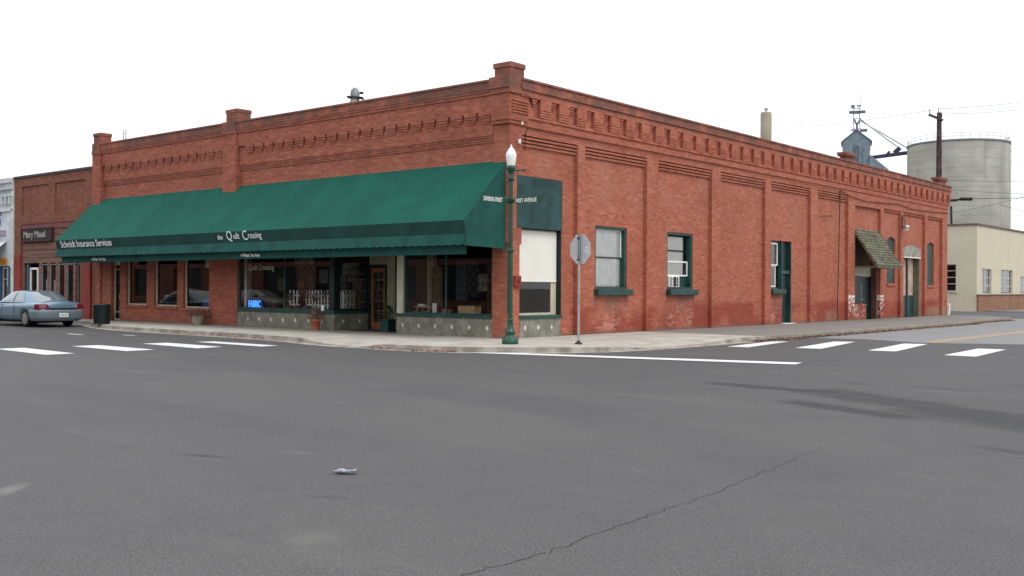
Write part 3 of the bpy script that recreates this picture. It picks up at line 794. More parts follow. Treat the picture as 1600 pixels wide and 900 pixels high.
# entry: back wall, door
p = MB(); p.box(-6.90, -6.22, 1.6, 1.7, GZ, 3.3); p.box(-7.76, -6.90, 1.6, 1.7, 2.36, 3.3); part('entry_wall', p, plain('shaded_entry_cream', (.33, .29, .20), .7), B)  # cream paint with the awning and entry shade darkened into its colour
p = MB(); p.box(-6.22, -4.60, 1.62, 1.68, GZ, 3.3); part('entry_panel', p, M['green_black'], B)
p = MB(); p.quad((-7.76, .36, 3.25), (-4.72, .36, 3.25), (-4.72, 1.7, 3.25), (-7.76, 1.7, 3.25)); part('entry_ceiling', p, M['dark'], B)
dr = MB(); dr.box(-7.66, -7.56, 1.60, 1.65, GZ, 2.28); dr.box(-7.04, -6.94, 1.60, 1.65, GZ, 2.28); dr.box(-7.56, -7.04, 1.60, 1.65, GZ, .42); dr.box(-7.56, -7.04, 1.60, 1.65, 2.14, 2.28)
for z_ in (.80, 1.18, 1.56, 1.85): dr.box(-7.56, -7.04, 1.612, 1.64, z_-.012, z_+.012)
dr.box(-7.312, -7.288, 1.615, 1.638, .42, 2.14)
DR = part('door', dr, M['wood_orange'], B, .004, label='varnished wooden glazed door in the recessed entry')
p = MB(); p.quad((-7.56, 1.63, .42), (-7.04, 1.63, .42), (-7.04, 1.63, 2.14), (-7.56, 1.63, 2.14)); part('pane', p, M['glass'], DR)
p = MB(); p.tube([(-7.61, 1.59, 1.1), (-7.61, 1.55, 1.1), (-7.55, 1.55, 1.1)], .015); part('handle', p, M['steel'], DR)
p = MB(); p.box(-7.76, -7.66, 1.57, 1.66, GZ, 2.4); p.box(-6.94, -6.86, 1.57, 1.66, GZ, 2.4); p.box(-7.66, -6.94, 1.57, 1.66, 2.285, 2.4); part('door_frame', p, M['green_black'], B)

# ---- side shop window with board and blind
p = MB(); p.box(-.22, -.02, .46, 2.46, 0, .70); bk3 = part('bulkhead', p, M['tile'], B); diamonds(bk3, 'x', [.72, 1.36, 2.0], -.014, .43)
p = MB(); p.box(-.24, .03, .42, 2.50, .70, .80); part('shop_sill', p, M['green_paint'], B, .01)
p = MB(); p.box(-.10, .022, .27, 2.475, 3.39, 4.93); part('sign_board', p, M['green_board'], B, .006, label='blank dark green painted board above the roller blind')
W5 = window(B, 'x', .42, 2.42, .80, 3.37, -.17, .07, M['cream'], .06)
p = MB(); p.box(-.215, -.18, 2.17, 2.36, .86, 3.3); part('inner_post', p, M['cream'], W5)
p = MB(); p.box(-.160, -.150, .46, 2.40, 1.82, 3.33); p.tube([(-.155, .46, 1.82), (-.155, 2.40, 1.82)], .02); part('roller_blind', p, M['blind'], W5)
p = MB(); p.box(-.165, -.01, 2.44, 2.475, .80, 3.4); part('side_frame', p, M['green_black'], B)

# ---- sash windows of the side wall
def sash(u0, u1, ac=False):
    z0, z1 = 1.60, 3.66; n = -.36
    f = MB(); f.box(n-.08, n+.18, u0, u1, z1-.09, z1); f.box(n-.08, n+.18, u0, u1, z0, z0+.07)
    f.box(n-.08, n+.18, u0, u0+.09, z0+.07, z1-.09); f.box(n-.08, n+.18, u1-.11, u1, z0+.07, z1-.09)
    W = part('window', f, M['green_paint'], B, .005)
    s_ = MB(); s_.box(-.3, .05, u0-.06, u1+.12, z0-.21, z0-.002); part('sill', s_, M['green_paint'], W, .015)
    a, b_ = u0+.09, u1-.11
    if not ac:
        for (c, d, o) in ((2.62, z1-.09, .02), (z0+.07, 2.66, -.02)):
            q = MB(); k = .045
            q.box(n+o, n+o+.03, a, b_, d-k, d); q.box(n+o, n+o+.03, a, b_, c, c+k)
            q.box(n+o, n+o+.03, a, a+k, c+k, d-k); q.box(n+o, n+o+.03, b_-k, b_, c+k, d-k)
            SS = part('sash', q, M['white'] if o > 0 else M['cream'], W)
        q = MB(); q.box(n+.05, n+.07, a, b_, 2.62, 2.665); part('meeting_rail', q, M['green_black'], W)
        q = MB(); q.box(n-.01, n-.0, a, b_, z0+.07, z1-.09); part('roller_blind', q, M['white'], W)
        q = MB(); q.quad((n+.015, a, z0+.07), (n+.015, b_, z0+.07), (n+.015, b_, z1-.09), (n+.015, a, z1-.09)); part('pane', q, M['glass'], W)
    else:
        for (c, d, o, mt) in ((2.98, z1-.09, -.03, 'green_paint'), (2.08, 2.63, .02, 'white')):
            q = MB(); k = .05
            q.box(n+o, n+o+.03, a, b_, d-k, d); q.box(n+o, n+o+.03, a, b_, c, c+k)
            q.box(n+o, n+o+.03, a, a+k, c+k, d-k); q.box(n+o, n+o+.03, b_-k, b_, c+k, d-k)
            part('sash', q, M[mt], W)
        
        q = MB(); q.box(n-.06, n-.05, a, b_-.16, 2.12, z1-.09); part('roller_blind', q, M['blind'], W)
        q = MB(); q.quad((n+.0, a, 2.1), (n+.0, b_, 2.1), (n+.0, b_, z1-.09), (n+.0, a, z1-.09)); part('pane', q, M['glass'], W)
        q = MB(); q.box(n-.05, n-.0, a+.72, b_, z0+.07, 2.10); part('filler_panel', q, M['green_paint'], W)
    return W
sash(4.48, 6.35); sash(8.95, 10.78, True)
AC = empty('air_conditioner', (-.2, 9.42, 1.67), 'small ribbed air conditioner sitting in the bottom of the second sash window', 'air conditioner')
p = MB(); p.box(-.42, -.10, 9.06, 9.74, 1.675, 2.08); part('housing', p, M['white'], AC, .015)
p = MB(); p.box(-.10, -.092, 9.32, 9.50, 1.70, 2.05); p.box(-.10, -.092, 9.10, 9.16, 1.70, 2.05); p.box(-.10, -.092, 9.56, 9.62, 1.70, 2.05)
for k in range(6): p.box(-.10, -.09, 9.12, 9.7, 1.72+k*.055, 1.735+k*.055)
part('grille', p, M['iron'], AC)
# ---- combined window + door opening
z0, z1 = 1.62, 3.68
W = window(B, 'x', 17.2, 18.34, z0, z1, -.24, .07, M['green_paint'], .10)
for (c, d, o) in ((2.62, 3.58, .0), (1.72, 2.64, .05)):
    q = MB(); k = .05; n_ = -.26-o; a, b_ = 17.27, 18.1-o*2
    q.box(n_, n_+.03, a, b_, d-k, d); q.box(n_, n_+.03, a, b_, c, c+k); q.box(n_, n_+.03, b_-k, b_, c+k, d-k)
    part('sash', q, M['white'], W)
q = MB(); q.box(-.3, .05, 17.14, 18.40, 1.43, 1.615); part('sill', q, M['green_paint'], W, .015)
q = MB(); q.box(-.40, -.395, 17.2, 18.3, 1.62, 3.68); part('dark_curtain', q, plain('russet_curtain', (.06, .03, .025), .9), W)
q = MB(); q.box(-.34, -.30, 18.42, 19.24, GZ, 2.28)
q.box(-.30, -.29, 18.52, 18.78, .45, 1.1); q.box(-.30, -.29, 18.88, 19.14, .45, 1.1)
DD = part('door', q, M['green_black'], B, .004, label='dark green door beside the narrow sash window')
q = MB(); q.tube([(-.30, 18.55, 1.15), (-.25, 18.55, 1.15), (-.25, 18.62, 1.15)], .016); part('handle', q, M['steel'], DD)
q = MB(); q.box(-.305, -.292, 18.50, 18.68, 1.6, 2.1); part('notice', q, plain('kraft_paper', (.25, .15, .08), .9), DD)
q = MB(); q.box(-.36, -.20, 18.42, 19.23, 2.28, 2.42); part('transom_bar', q, M['green_paint'], B, .01)
q = MB(); q.box(-.33, -.31, 18.42, 19.24, 2.42, 3.68); part('transom_panel', q, M['green_black'], B)
q = MB(); q.box(-.5, -.16, 18.345, 18.42, GZ, 3.68); part('door_post', q, M['green_paint'], B)
q = MB(); q.box(-.5, -.152, 19.235, 19.31, GZ, 3.69); part('door_post', q, M['green_paint'], B)
q = MB(); q.box(-.3, .04, 18.30, 19.36, GZ-.02, GZ+.02); part('doorstep', q, M['white'], B)
# ---- porch bay: low brick wall, dark doors, shingled hood
q = MB(); q.box(-.44, -.40, 26.2, 28.0, .92, 2.3); part('dark_window', q, M['green_black'], B)
q = MB(); q.box(-.46, -.40, 26.2, 29.4, 2.28, 2.75); part('cream_fascia', q, M['cream'], B)
q = MB(); q.box(-.46, -.42, 26.15, 29.45, 2.75, 4.6); part('board_infill', q, plain('brown_board', (.09, .05, .035), .9), B)
q = MB(); q.box(-.47, -.43, 28.05, 29.42, GZ, 2.28); DP = part('door', q, M['green_black'], B, label='dark green door under the shingled hood')
q = MB()
for k, hh in enumerate((.24, .22, .22, .1)): q.box(-.42, -.415, 27.95, 28.12, 1.86-k*.30-hh, 1.86-k*.30)
part('notice', q, plain('grey_notice', (.28, .33, .34), .7), DP)
q = MB(); q.tube([(-.43, 28.2, 1.1), (-.37, 28.2, 1.1), (-.37, 28.3, 1.1)], .016); part('handle', q, M['steel'], DP)
q = MB(); q.box(-.40, -.12, 29.30, 29.42, GZ, 2.7); part('porch_post', q, plain('brown_post', (.12, .06, .045), .8), B)
q = MB()   # hood: slab following the slope, then overlapping courses
ax0, az0, ax1, az1 = -.14, 4.62, 1.10, 2.80
nc = 14
for k in range(nc):
    t0, t1 = k/nc, (k+1)/nc
    xa, za = ax0+(ax1-ax0)*t0, az0+(az1-az0)*t0; xb, zb = ax0+(ax1-ax0)*t1, az0+(az1-az0)*t1
    q.add([(xa, 26.1, za), (xb+.02, 26.1, zb+.035), (xb+.02, 29.5, zb+.035), (xa, 29.5, za), (xa-.02, 26.1, za-.05), (xb-.02, 26.1, zb-.05), (xb-.02, 29.5, zb-.05), (xa-.02, 29.5, za-.05)],
          [(0, 1, 2, 3), (7, 6, 5, 4), (0, 4, 5, 1), (3, 2, 6, 7), (1, 5, 6, 2), (0, 3, 7, 4)])
PH = part('porch_hood', q, M['shingle'], B)
q = MB(); q.bar((-.1, 26.14, 4.56), (1.08, 26.14, 2.74), .05, .12); q.bar((-.1, 29.46, 4.56), (1.08, 29.46, 2.74), .05, .12); q.box(1.04, 1.12, 26.1, 29.5, 2.66, 2.80)
q.bar((-.15, 26.14, 2.72), (1.06, 26.14, 2.72), .05, .08); q.bar((-.15, 29.46, 2.72), (1.06, 29.46, 2.72), .05, .08)
part('hood_frame', q, plain('weathered_board', (.13, .115, .075), .9), B)
# ---- arched shutters
def arched(u0, u1, z0, z1, nm='arched_shutter'):
    q = MB(); n_ = -.26; rise = .16; K = 8
    pts = [(u0, z0), (u1, z0)] + [(u1-(u1-u0)*k/K, z1-rise+rise*math.sin(math.pi*k/K)) for k in range(K+1)]
    q.poly([(n_, a, c) for a, c in pts])
    for k in range(int((z1-z0-.2)/.09)): q.box(n_, n_+.012, u0+.12, u1-.12, z0+.1+k*.09, z0+.15+k*.09)
    part(nm, q, plain('shutter_blue_green', (.050, .095, .095), .7, 0, .3, 2), B)
    q = MB()   # brick arch filling the corners of the square opening
    for k in range(K):
        ua, ub = u0+(u1-u0)*k/K, u0+(u1-u0)*(k+1)/K
        za = z1-rise+rise*math.sin(math.pi*k/K); zb = z1-rise+rise*math.sin(math.pi*(k+1)/K)
        q.add([(-.151, ua, za), (-.151, ub, zb), (-.151, ub, z1+.01), (-.151, ua, z1+.01), (-.3, ua, za), (-.3, ub, zb)], [(0, 1, 2, 3), (0, 4, 5, 1)])
    part('brick_arch', q, M['brick'], B)
    q = MB(); q.box(-.3, -.08, u0-.1, u1+.1, z0-.12, z0-.002); part('sill', q, M['brick'], B, .008)
arched(30.86, 32.1, 1.95, 4.40); arched(37.26, 38.42, 1.88, 4.35)
# ---- loading door
q = MB(); q.box(-.50, -.46, 33.42, 35.9, 1.30, 3.40); LD = part('loading_door', q, plain('pinkish_cream_board', (.50, .36, .28), .7), B, 0, label='tall door, pinkish cream above and dark green below')
q = MB(); q.box(-.455, -.44, 33.42, 35.9, GZ, 1.32); part('kick_panel', q, M['green_paint'], LD)
q = MB(); q.box(-.44, -.40, 34.62, 34.85, GZ, 3.40); q.box(-.44, -.40, 33.40, 33.5, GZ, 3.40); part('door_stile', q, M['green_black'], LD)
q = MB(); q.box(-.49, -.142, 35.80, 35.97, 0, 3.43); part('concrete_jamb', q, plain('mossy_concrete', (.14, .14, .095), .9), B)
q = MB(); K = 8
pts = [(33.2, 3.42), (36.1, 3.42)] + [(36.1-2.9*k/K, 3.86+.22*math.sin(math.pi*k/K)) for k in range(K+1)]
q.poly([(-.135, a, c) for a, c in pts]); q.poly([(-.16, a, c) for a, c in pts])
for k in range(len(pts)):
    (a, c), (b_, d) = pts[k], pts[(k+1) % len(pts)]; q.quad((-.135, a, c), (-.135, b_, d), (-.16, b_, d), (-.16, a, c))
part('concrete_lintel', q, M['concrete_wall'], B)
q = MB(); q.box(-.145, -.10, 33.35, 36.0, 3.37, 3.42); part('lintel_edge', q, M['white'], B)

# ================================================================== AWNING
A = empty('awning', (-11.7, -.95, 2.6), 'long dark green canvas awning with white shop names across the brick front', 'awning')
AX0, AX1 = -23.42, -.14; YF = -1.86
q = MB(); NX = 240; NS = 10
def cz(t_, x): return 5.34 + (3.50-5.34)*t_ - .06*math.sin(math.pi*t_)*abs(math.sin((x-AX0)*math.pi/1.94)) - .012*math.sin(x*5.3+t_*4)*math.sin(math.pi*t_)
vs = []
for i in range(NX+1):
    x = AX0+(AX1-AX0)*i/NX
    for j in range(NS+1):
        t_ = j/NS; vs.append((x, -.02+(YF+.02)*t_, cz(t_, x)))
fs = [(i*(NS+1)+j, (i+1)*(NS+1)+j, (i+1)*(NS+1)+j+1, i*(NS+1)+j+1) for i in range(NX) for j in range(NS)]
q.add(vs, fs, True); part('canopy', q, M['canvas'], A)
q = MB(); vs = []
for i in range(NX+1):
    x = AX0+(AX1-AX0)*i/NX; vs += [(x, YF, 3.498), (x, YF+.10, 3.12)]
q.add(vs, [(2*i, 2*i+1, 2*i+3, 2*i+2) for i in range(NX)]); LB = part('lettering_band', q, M['canvas_dark'], A)
q = MB(); NV = 360; vs = []
for i in range(NV+1):
    x = AX0+(AX1-AX0)*i/NV; yb = YF-.015+.012*math.sin(x*4.1)
    vs += [(x, YF+.085, 3.125), (x, yb, 2.79+.035*abs(math.sin(x*math.pi/.33)))]
q.add(vs, [(2*i, 2*i+1, 2*i+3, 2*i+2) for i in range(NV)], True); part('valance', q, M['canvas_mid'], A)
for x in (AX0, AX1):
    q = MB(); q.poly([(x, -.02, 5.34), (x, YF, 3.50), (x, YF+.1, 3.12), (x, YF-.0, 2.80), (x, -.02, 2.76)]); part('end_panel', q, M['canvas_mid'], A)
q = MB(); q.quad((AX0+.15, YF+.22, 2.56), (AX1-.1, YF+.22, 2.56), (AX1-.1, YF+.22, 2.98), (AX0+.15, YF+.22, 2.98))
q.quad((AX0+.15, YF+.22, 2.56), (AX1-.1, YF+.22, 2.56), (AX1-.1, YF+.25, 2.56), (AX0+.15, YF+.25, 2.56)); IV = part('inner_valance', q, M['canvas_mid'], A)
q = MB()
q.tube([(AX0+.1, YF+.3, 2.95), (AX1-.1, YF+.3, 2.95)], .025); q.tube([(AX0+.1, -.05, 2.95), (AX1-.1, -.05, 2.95)], .025)
for k in range(13):
    x = AX0+.2+(AX1-AX0-.4)*k/12
    q.tube([(x, -.05, 5.22), (x, YF+.12, 3.42), (x, YF+.3, 2.95), (x, -.05, 2.95)], .02, 6)
part('frame', q, M['steel'], A)
bx_, bz_ = Vector((0, -.10, .378)).normalized(), 0
up = Vector((0, -.10, .378)).normalized()
def on_band(st, size, x, z, sxx, bold=.006):
    q = MB(); y = YF+.10-(z-3.12)*.10/.378-.012
    q.text(st, size, (x, y, z), (1, 0, 0), up, .004, sxx, bold=bold); return q
q = on_band('Schmidt Insurance Services', .40, -23.0, 3.20, .93, .002); part('lettering', q, M['letter'], LB)
q = on_band('the', .24, -11.82, 3.25, .95, .001); q2 = on_band('Q', .46, -11.30, 3.22, .92, 0); q3 = on_band('uilt', .31, -10.90, 3.25, .90, 0)
q4 = on_band('C', .48, -10.38, 3.20, .85, 0); q5 = on_band('rossing', .31, -10.07, 3.25, .84, 0)
for k in (q2, q3, q4, q5): q.add(k.v, k.f)
part('lettering', q, M['letter'], LB)
q = MB(); q.text('6 West 1st Ave.', .165, (-20.75, YF+.205, 2.63), (1, 0, 0), (0, 0, 1), .004, 1.0, bold=.003)
part('lettering', q, M['letter'], IV)
q = MB(); q.text('4 West 1st Ave.', .165, (-10.7, YF+.205, 2.63), (1, 0, 0), (0, 0, 1), .004, 1.0, bold=.003); part('lettering', q, M['letter'], IV)

# ================================================================== THINGS IN THE SHOP WINDOWS
def foliage(mb, c, r, hgt, num, size, seed):
    random.seed(seed)
    for _ in range(num):
        a = random.uniform(0, 6.28); rr = r*math.sqrt(random.random()); zz = random.random()
        rr *= (.5+.9*math.sin(math.pi*min(1, zz*.9+.1)))
        p_ = Vector((c[0]+rr*math.cos(a), c[1]+rr*math.sin(a), c[2]+hgt*zz)); d = Vector((random.gauss(0, 1), random.gauss(0, 1), random.gauss(0, .7))).normalized()*size*random.uniform(.6, 1.3)
        e = d.cross(Vector((random.gauss(0, 1), random.gauss(0, 1), random.gauss(0, 1)))).normalized()*size*.4
        mb.quad(p_-d, p_+e, p_+d, p_-e)
q = MB(); N = .14
q.text('FABRIC', .37, (-12.72, N, .85), (1, 0, 0), (0, 0, 1), .02, .62, bold=.002)
NS_ = empty('neon_sign', (-12.3, .15, .82), 'glowing blue FABRIC sign at the lower left of the quilt shop window', 'neon sign')
part('letters', q, M['neon'], NS_)
q = MB(); q.box(-12.82, -11.85, .165, .18, .82, 1.2); part('backing', q, plain('navy_backing', (.01, .015, .06), .5), NS_)
def picket(x0, x1, y, n, lab, z0=.79, hh=.72, rot=None):
    q = MB()
    for k in range(n):
        a = x0+(x1-x0)*(k+.15)/n; b_ = a+(x1-x0)/n*.45
        q.box(a, b_, y, y+.02, z0, z0+hh-.05)
        q.add([(a, y, z0+hh-.05), (b_, y, z0+hh-.05), ((a+b_)/2, y, z0+hh), (a, y+.02, z0+hh-.05), (b_, y+.02, z0+hh-.05), ((a+b_)/2, y+.02, z0+hh)], [(0, 1, 2), (3, 5, 4), (0, 2, 5, 3), (1, 4, 5, 2)])
    q.box(x0, x1, y+.02, y+.04, z0+.15, z0+.2); q.box(x0, x1, y+.02, y+.04, z0+.48, z0+.53)
    return single('picket_fence', q, M['white'], lab, 'display fence', (x0, y, z0), 'white picket fences displayed in the shop window')
picket(-10.2, -8.05, .75, 13, 'white picket fence standing behind the main quilt shop window')
picket(-11.2, -10.6, .8, 3, 'short white picket fence left of the window mullion')
q = MB()
for k in range(6):
    a = .45+k*.17
    q.box(-8.28, -8.26, a, a+.09, .79, 1.5)
q.box(-8.30, -8.28, .42, 1.45, 1.0, 1.04); q.box(-8.30, -8.28, .42, 1.45, 1.3, 1.34)
single('picket_fence', q, M['white'], 'white picket fence behind the narrow window beside the entry door', 'display fence', (-8.28, .9, .79), 'white picket fences displayed in the shop window')
random.seed(21)
for i, x in enumerate((-11.05, -10.05, -9.55, -9.05, -8.6)):
    q = MB(); z_ = 1.12+.1*(i % 2); foliage(q, (x, .70, z_), .13, .26, 150, .035, 30+i); q.tube([(x, .70, .80), (x, .70, z_+.1)], .01, 5)
    single('dried_flowers', q, M['leaf_red'], ['dried red flower bunch left of the window mullion', 'dried red flower bunch at the left end of the white pickets', 'second dried red bunch along the white pickets', 'dried red bunch in the middle of the white pickets', 'dried red bunch at the right end of the white pickets'][i], 'dried flowers', (x, .70, .8), 'dried flower bunches in the quilt shop window')
for i, (x, c_) in enumerate(((-11.6, (.20, .06, .05)), (-10.9, (.30, .20, .10)), (-10.35, (.22, .08, .05)), (-9.8, (.10, .14, .10)), (-11.95, (.08, .10, .09)))):
    q = MB(); q.lathe([(.10, 0), (.14, .05), (.15, .11), (.11, .16), (.03, .18)], (x, .50, .775), 14)
    single('folded_fabric_bundle', q, plain('bundle_cloth', c_, .9, 0, .4, 12), ['brick-red cloth bundle right of the neon sign', 'tan cloth bundle beside the window mullion', 'rust cloth bundle right of the mullion', 'olive cloth bundle below the pickets', 'dark grey-green cloth bundle touching the neon sign'][i], 'cloth bundle', (x, .50, .775), 'cloth bundles on the shop window ledge')
for i, (x, z_, w_, c_) in enumerate(((-9.3, 2.05, .9, (.20, .19, .18)), (-12.0, 2.45, 1.1, (.26, .24, .19)), (-9.9, 2.7, .5, (.16, .15, .13)))):
    q = MB(); q.box(x, x+w_, 1.7, 1.72, z_, z_+.42); single('hanging_cloth', q, plain('hung_cloth', c_, .9, 0, .5, 9), ['grey striped cloth hanging above the pickets', 'pale cloth hanging at the top left of the main shop window', 'small cloth hanging high right of the mullion'][i], 'cloth', (x, 1.7, z_), 'cloths hung inside the main shop window')
for i, (x, y, z_, w_, h_, c_) in enumerate(((-4.25, 1.1, .78, .5, 1.5, (.10, .085, .05)), (-3.35, 1.3, 1.2, .45, 1.2, (.05, .05, .07)), (-2.3, 1.2, 1.5, .35, .55, (.16, .15, .11)), (-1.35, 1.3, .95, .4, 1.5, (.03, .035, .05)))):
    q = MB(); q.box(x, x+w_, y, y+.04, z_, z_+h_); single('display_panel', q, plain('display_cloth', c_, .95, 0, .6, 7), ['olive display panel at the left end of the right shop window', 'dark blue display panel left of the thin mullion in the right shop window', 'small pale display panel above the wooden chest', 'near-black display panel beside the brick corner pier'][i], 'display panel', (x, y, z_), 'display panels in the right shop window')
for i, (x, z_, w_, c_) in enumerate(((-12.7, 1.45, .45, (.16, .13, .05)), (-11.5, 1.35, .35, (.20, .10, .06)), (-10.9, 1.55, .3, (.08, .12, .12)), (-10.3, 1.75, .5, (.13, .12, .11)), (-9.2, 1.55, .4, (.07, .07, .09)), (-8.7, 1.8, .4, (.14, .12, .10)))):
    q = MB(); q.box(x, x+w_, 1.45, 1.48, z_, z_+.5); single('fabric_sample', q, plain('sample_cloth', c_, .95, 0, .6, 8), ['mustard fabric sample behind the neon sign', 'rust fabric sample left of the mullion', 'teal fabric sample on the mullion', 'grey fabric sample above the left pickets', 'navy fabric sample above the middle pickets', 'tan fabric sample at the right end of the main window'][i], 'fabric sample', (x, 1.45, z_), 'fabric samples hung in the main shop window')
# display platforms belong to the building
for (a, b_) in ((-13.1, -7.95), (-4.5, -.8)):
    q = MB(); q.box(a, b_, .38, 1.55, .70, .775); part('display_platform', q, M['interior'], B)
# shelves with fabric at the back of the shop
random.seed(8)
def shelf(x0, x1, y, lab):
    t_ = empty('fabric_shelf', ((x0+x1)/2, y, GZ), lab, 'shelf', 'fabric shelves inside the quilt shop')
    q = MB(); 
    for z_ in (.2, .62, 1.04, 1.46, 1.88): q.box(x0, x1, y, y+.4, z_, z_+.03)
    q.box(x0-.03, x0, y, y+.4, GZ, 1.95); q.box(x1, x1+.03, y, y+.4, GZ, 1.95); part('rack', q, M['wood_pale'], t_)
    q = MB(); 
    for z_ in (.23, .65, 1.07, 1.49):
        x = x0+.02
        while x < x1-.12:
            w_ = random.uniform(.05, .10); q.box(x, x+w_, y+.03, y+.35, z_, z_+random.uniform(.26, .36)); x += w_+.008
    part('fabric_bolts', q, M['fabric'], t_, kind='stuff')
shelf(-13.2, -10.9, 3.6, 'leftmost rack of fabric bolts seen deep inside the quilt shop')
shelf(-10.5, -8.3, 3.6, 'rack of fabric bolts behind the white picket fence display')
shelf(-4.5, -3.1, 4.2, 'rack of fabric bolts behind the right shop window')
for (x0, x1, y, z0, z1, lab) in ((-12.6, -11.4, 2.2, 1.1, 2.7, 'dark patchwork quilt hanging behind the painted shop name'), (-2.15, -1.2, 1.9, .9, 2.6, 'dim patchwork quilt hanging in the right shop window'),
                                 (-3.8, -3.0, 2.0, 1.3, 2.5, 'small quilt hanging left of the right window mullion')):
    q = MB(); q.box(x0, x1, y, y+.03, z0, z1); single('hanging_quilt', q, M['quilt'], lab, 'quilt', (x0, y, z0), 'quilts hanging inside the shop')
# goods on the right-hand display
BX = empty('wooden_chest', (-2.1, .62, .79), 'open tan wooden chest on the right shop window ledge', 'chest')
q = MB(); q.box(-2.45, -1.75, .42, .72, .72, 1.06); part('body', q, M['wood_pale'], BX, .01)
q = MB(); q.box(-2.48, -1.72, .40, .74, 1.06, 1.10); part('lid', q, M['dark'], BX)
q = MB(); q.lathe([(.13, 0), (.19, .20), (.21, .22), (.19, .22)], (-3.05, .6, .72), 14); single('wicker_basket', q, M['wood_pale'], 'round wicker basket left of the wooden chest', 'basket', (-3.05, .6, .72))
q = MB(); q.box(-3.62, -3.44, .5, .53, .72, 1.12); single('pattern_book', q, M['white'], 'pale open book leaning beside the wicker basket', 'book', (-3.53, .5, .72))
CH = empty('doll_bench', (-4.05, .62, .72), 'small wooden bench with a folded cloth at the left end of the right shop window', 'bench')
q = MB()
for x in (-4.35, -3.85): q.bar((x, .45, .72), (x+.05, .55, 1.0), .04, .04); q.bar((x+.1, .8, .72), (x+.05, .7, 1.0), .04, .04)
part('legs', q, M['wood_pale'], CH)
q = MB(); q.box(-4.42, -3.72, .5, .74, .98, 1.02); part('seat', q, M['wood_pale'], CH)
q = MB(); q.box(-4.28, -4.0, .5, .72, 1.02, 1.09); part('folded_cloth', q, M['white'], CH, .02)
SC = empty('slatted_chair', (-.7, .72, .79), 'pale wooden slatted chair behind the glass below the roller blind', 'chair')
q = MB(); q.box(-.62, -.58, .46, .50, .70, 1.25); q.box(-.62, -.58, .72, .76, .70, 1.25); part('posts', q, M['wood_pale'], SC)
q = MB()
for z_ in (.90, 1.02, 1.14): q.box(-.61, -.59, .50, .72, z_, z_+.07)
part('slats', q, M['wood_pale'], SC)
q = MB(); q.box(-.95, -.6, .46, .76, .85, .89); part('seat', q, M['wood_pale'], SC)
# blue brochure stand + blinds inside the office
q = MB(); q.add([(-16.3, .5, .82), (-15.5, .5, .82), (-15.5, .7, .82), (-16.3, .7, .82), (-16.1, .55, 1.1), (-15.7, .55, 1.16), (-15.7, .65, 1.16), (-16.1, .65, 1.1)], [(0, 1, 5, 4), (1, 2, 6, 5), (2, 3, 7, 6), (3, 0, 4, 7), (4, 5, 6, 7)])
single('blue_cloth', q, plain('blue_cloth', (.03, .12, .42), .8), 'bright blue cloth heaped inside the rightmost office window', 'cloth', (-15.9, .6, .82))
q = MB(); q.box(-15.72, -15.2, .30, .31, 2.35, 2.75); single('window_notice', q, M['white'], 'white sheet hung at the top of the rightmost office window', 'notice', (-15.5, .3, 2.35))
# right of shop door: hanging ornament
OR = MB()
random.seed(5)
for k in range(7):
    z_ = 1.15+k*.16; OR.box(-6.26-.09*(1 if k % 2 else .6), -6.26+.09*(1 if k % 2 else .6), 1.55, 1.59, z_, z_+.10)
OR.tube([(-6.26, 1.57, .7), (-6.26, 1.57, 2.35)], .012)
single('door_ornament', OR, M['leaf_red'], 'dark red carved hanging ornament on the cream wall beside the shop door', 'ornament', (-6.26, 1.57, .7))
q = MB(); q.box(-8.42, -8.30, .0, .035, .80, .98); q.box(-8.4, -8.32, -.003, 0, .86, .93)
single('window_card', q, M['letter'], 'small white card in the lower corner of the main shop window', 'card', (-8.36, .02, .8))
q = MB(); q.box(-.10, -.02, 0, 0, 0, 0)

# ================================================================== POTS
def pot(name, loc, prof, mat, lm, fol, lab, cat='plant pot', grp=None, sides=20):
    t_ = empty(name, loc, lab, cat, grp)
    q = MB(); q.lathe(prof, loc, sides, smooth=sides > 6); part('pot', q, mat, t_)
    top = prof[-1][1]
    q = MB(); q.lathe([(prof[-1][0]*.9, top-.05), (prof[-1][0]*.9, top-.03)], loc, 14); part('soil', q, M['dark'], t_)
    if fol:
        q = MB(); foliage(q, (loc[0], loc[1], loc[2]+top-.05), fol[0], fol[1], fol[2], fol[3], fol[4]); part('plant', q, lm, t_)
    return t_
pot('flower_pot', (-8.27, -.36, GZ), [(.12, 0), (.155, .30), (.185, .31), (.19, .38), (.17, .38)], M['terracotta'], M['leaf_red'], (.20, .36, 420, .045, 1), 'orange terracotta pot with a round russet plant below the green corner post')
pot('flower_pot', (-21.95, -.42, GZ), [(.14, 0), (.20, .12), (.22, .33), (.19, .36)], M['pot_stone'], M['leaf_green'], (.26, .24, 260, .05, 2), 'rounded stone pot with sparse green plant beside the office door')
pot('flower_pot', (-15.1, -.42, GZ), [(.15, 0), (.21, .12), (.23, .32), (.20, .36)], M['pot_stone'], M['leaf_red'], (.38, .26, 420, .05, 3), 'rounded stone pot with wide russet plant under the rightmost office window')
t_ = empty('planter_box', (-6.17, 1.0, GZ), 'square dark green planter standing in the recessed shop entry', 'planter')
q = MB(); q.box(-6.36, -5.98, .82, 1.18, GZ, .50); q.box(-6.39, -5.95, .79, 1.21, .50, .54); part('box', q, M['green_paint'], t_, .01)
q = MB(); foliage(q, (-6.17, 1.0, .5), .16, .5, 200, .05, 4)
for k in range(5): q.tube([(-6.2+k*.02, 1.0, .5), (-6.3+k*.09, 1.0+.04*k, 1.25+.05*k)], .008, 5)
part('plant', q, M['leaf_green'], t_)

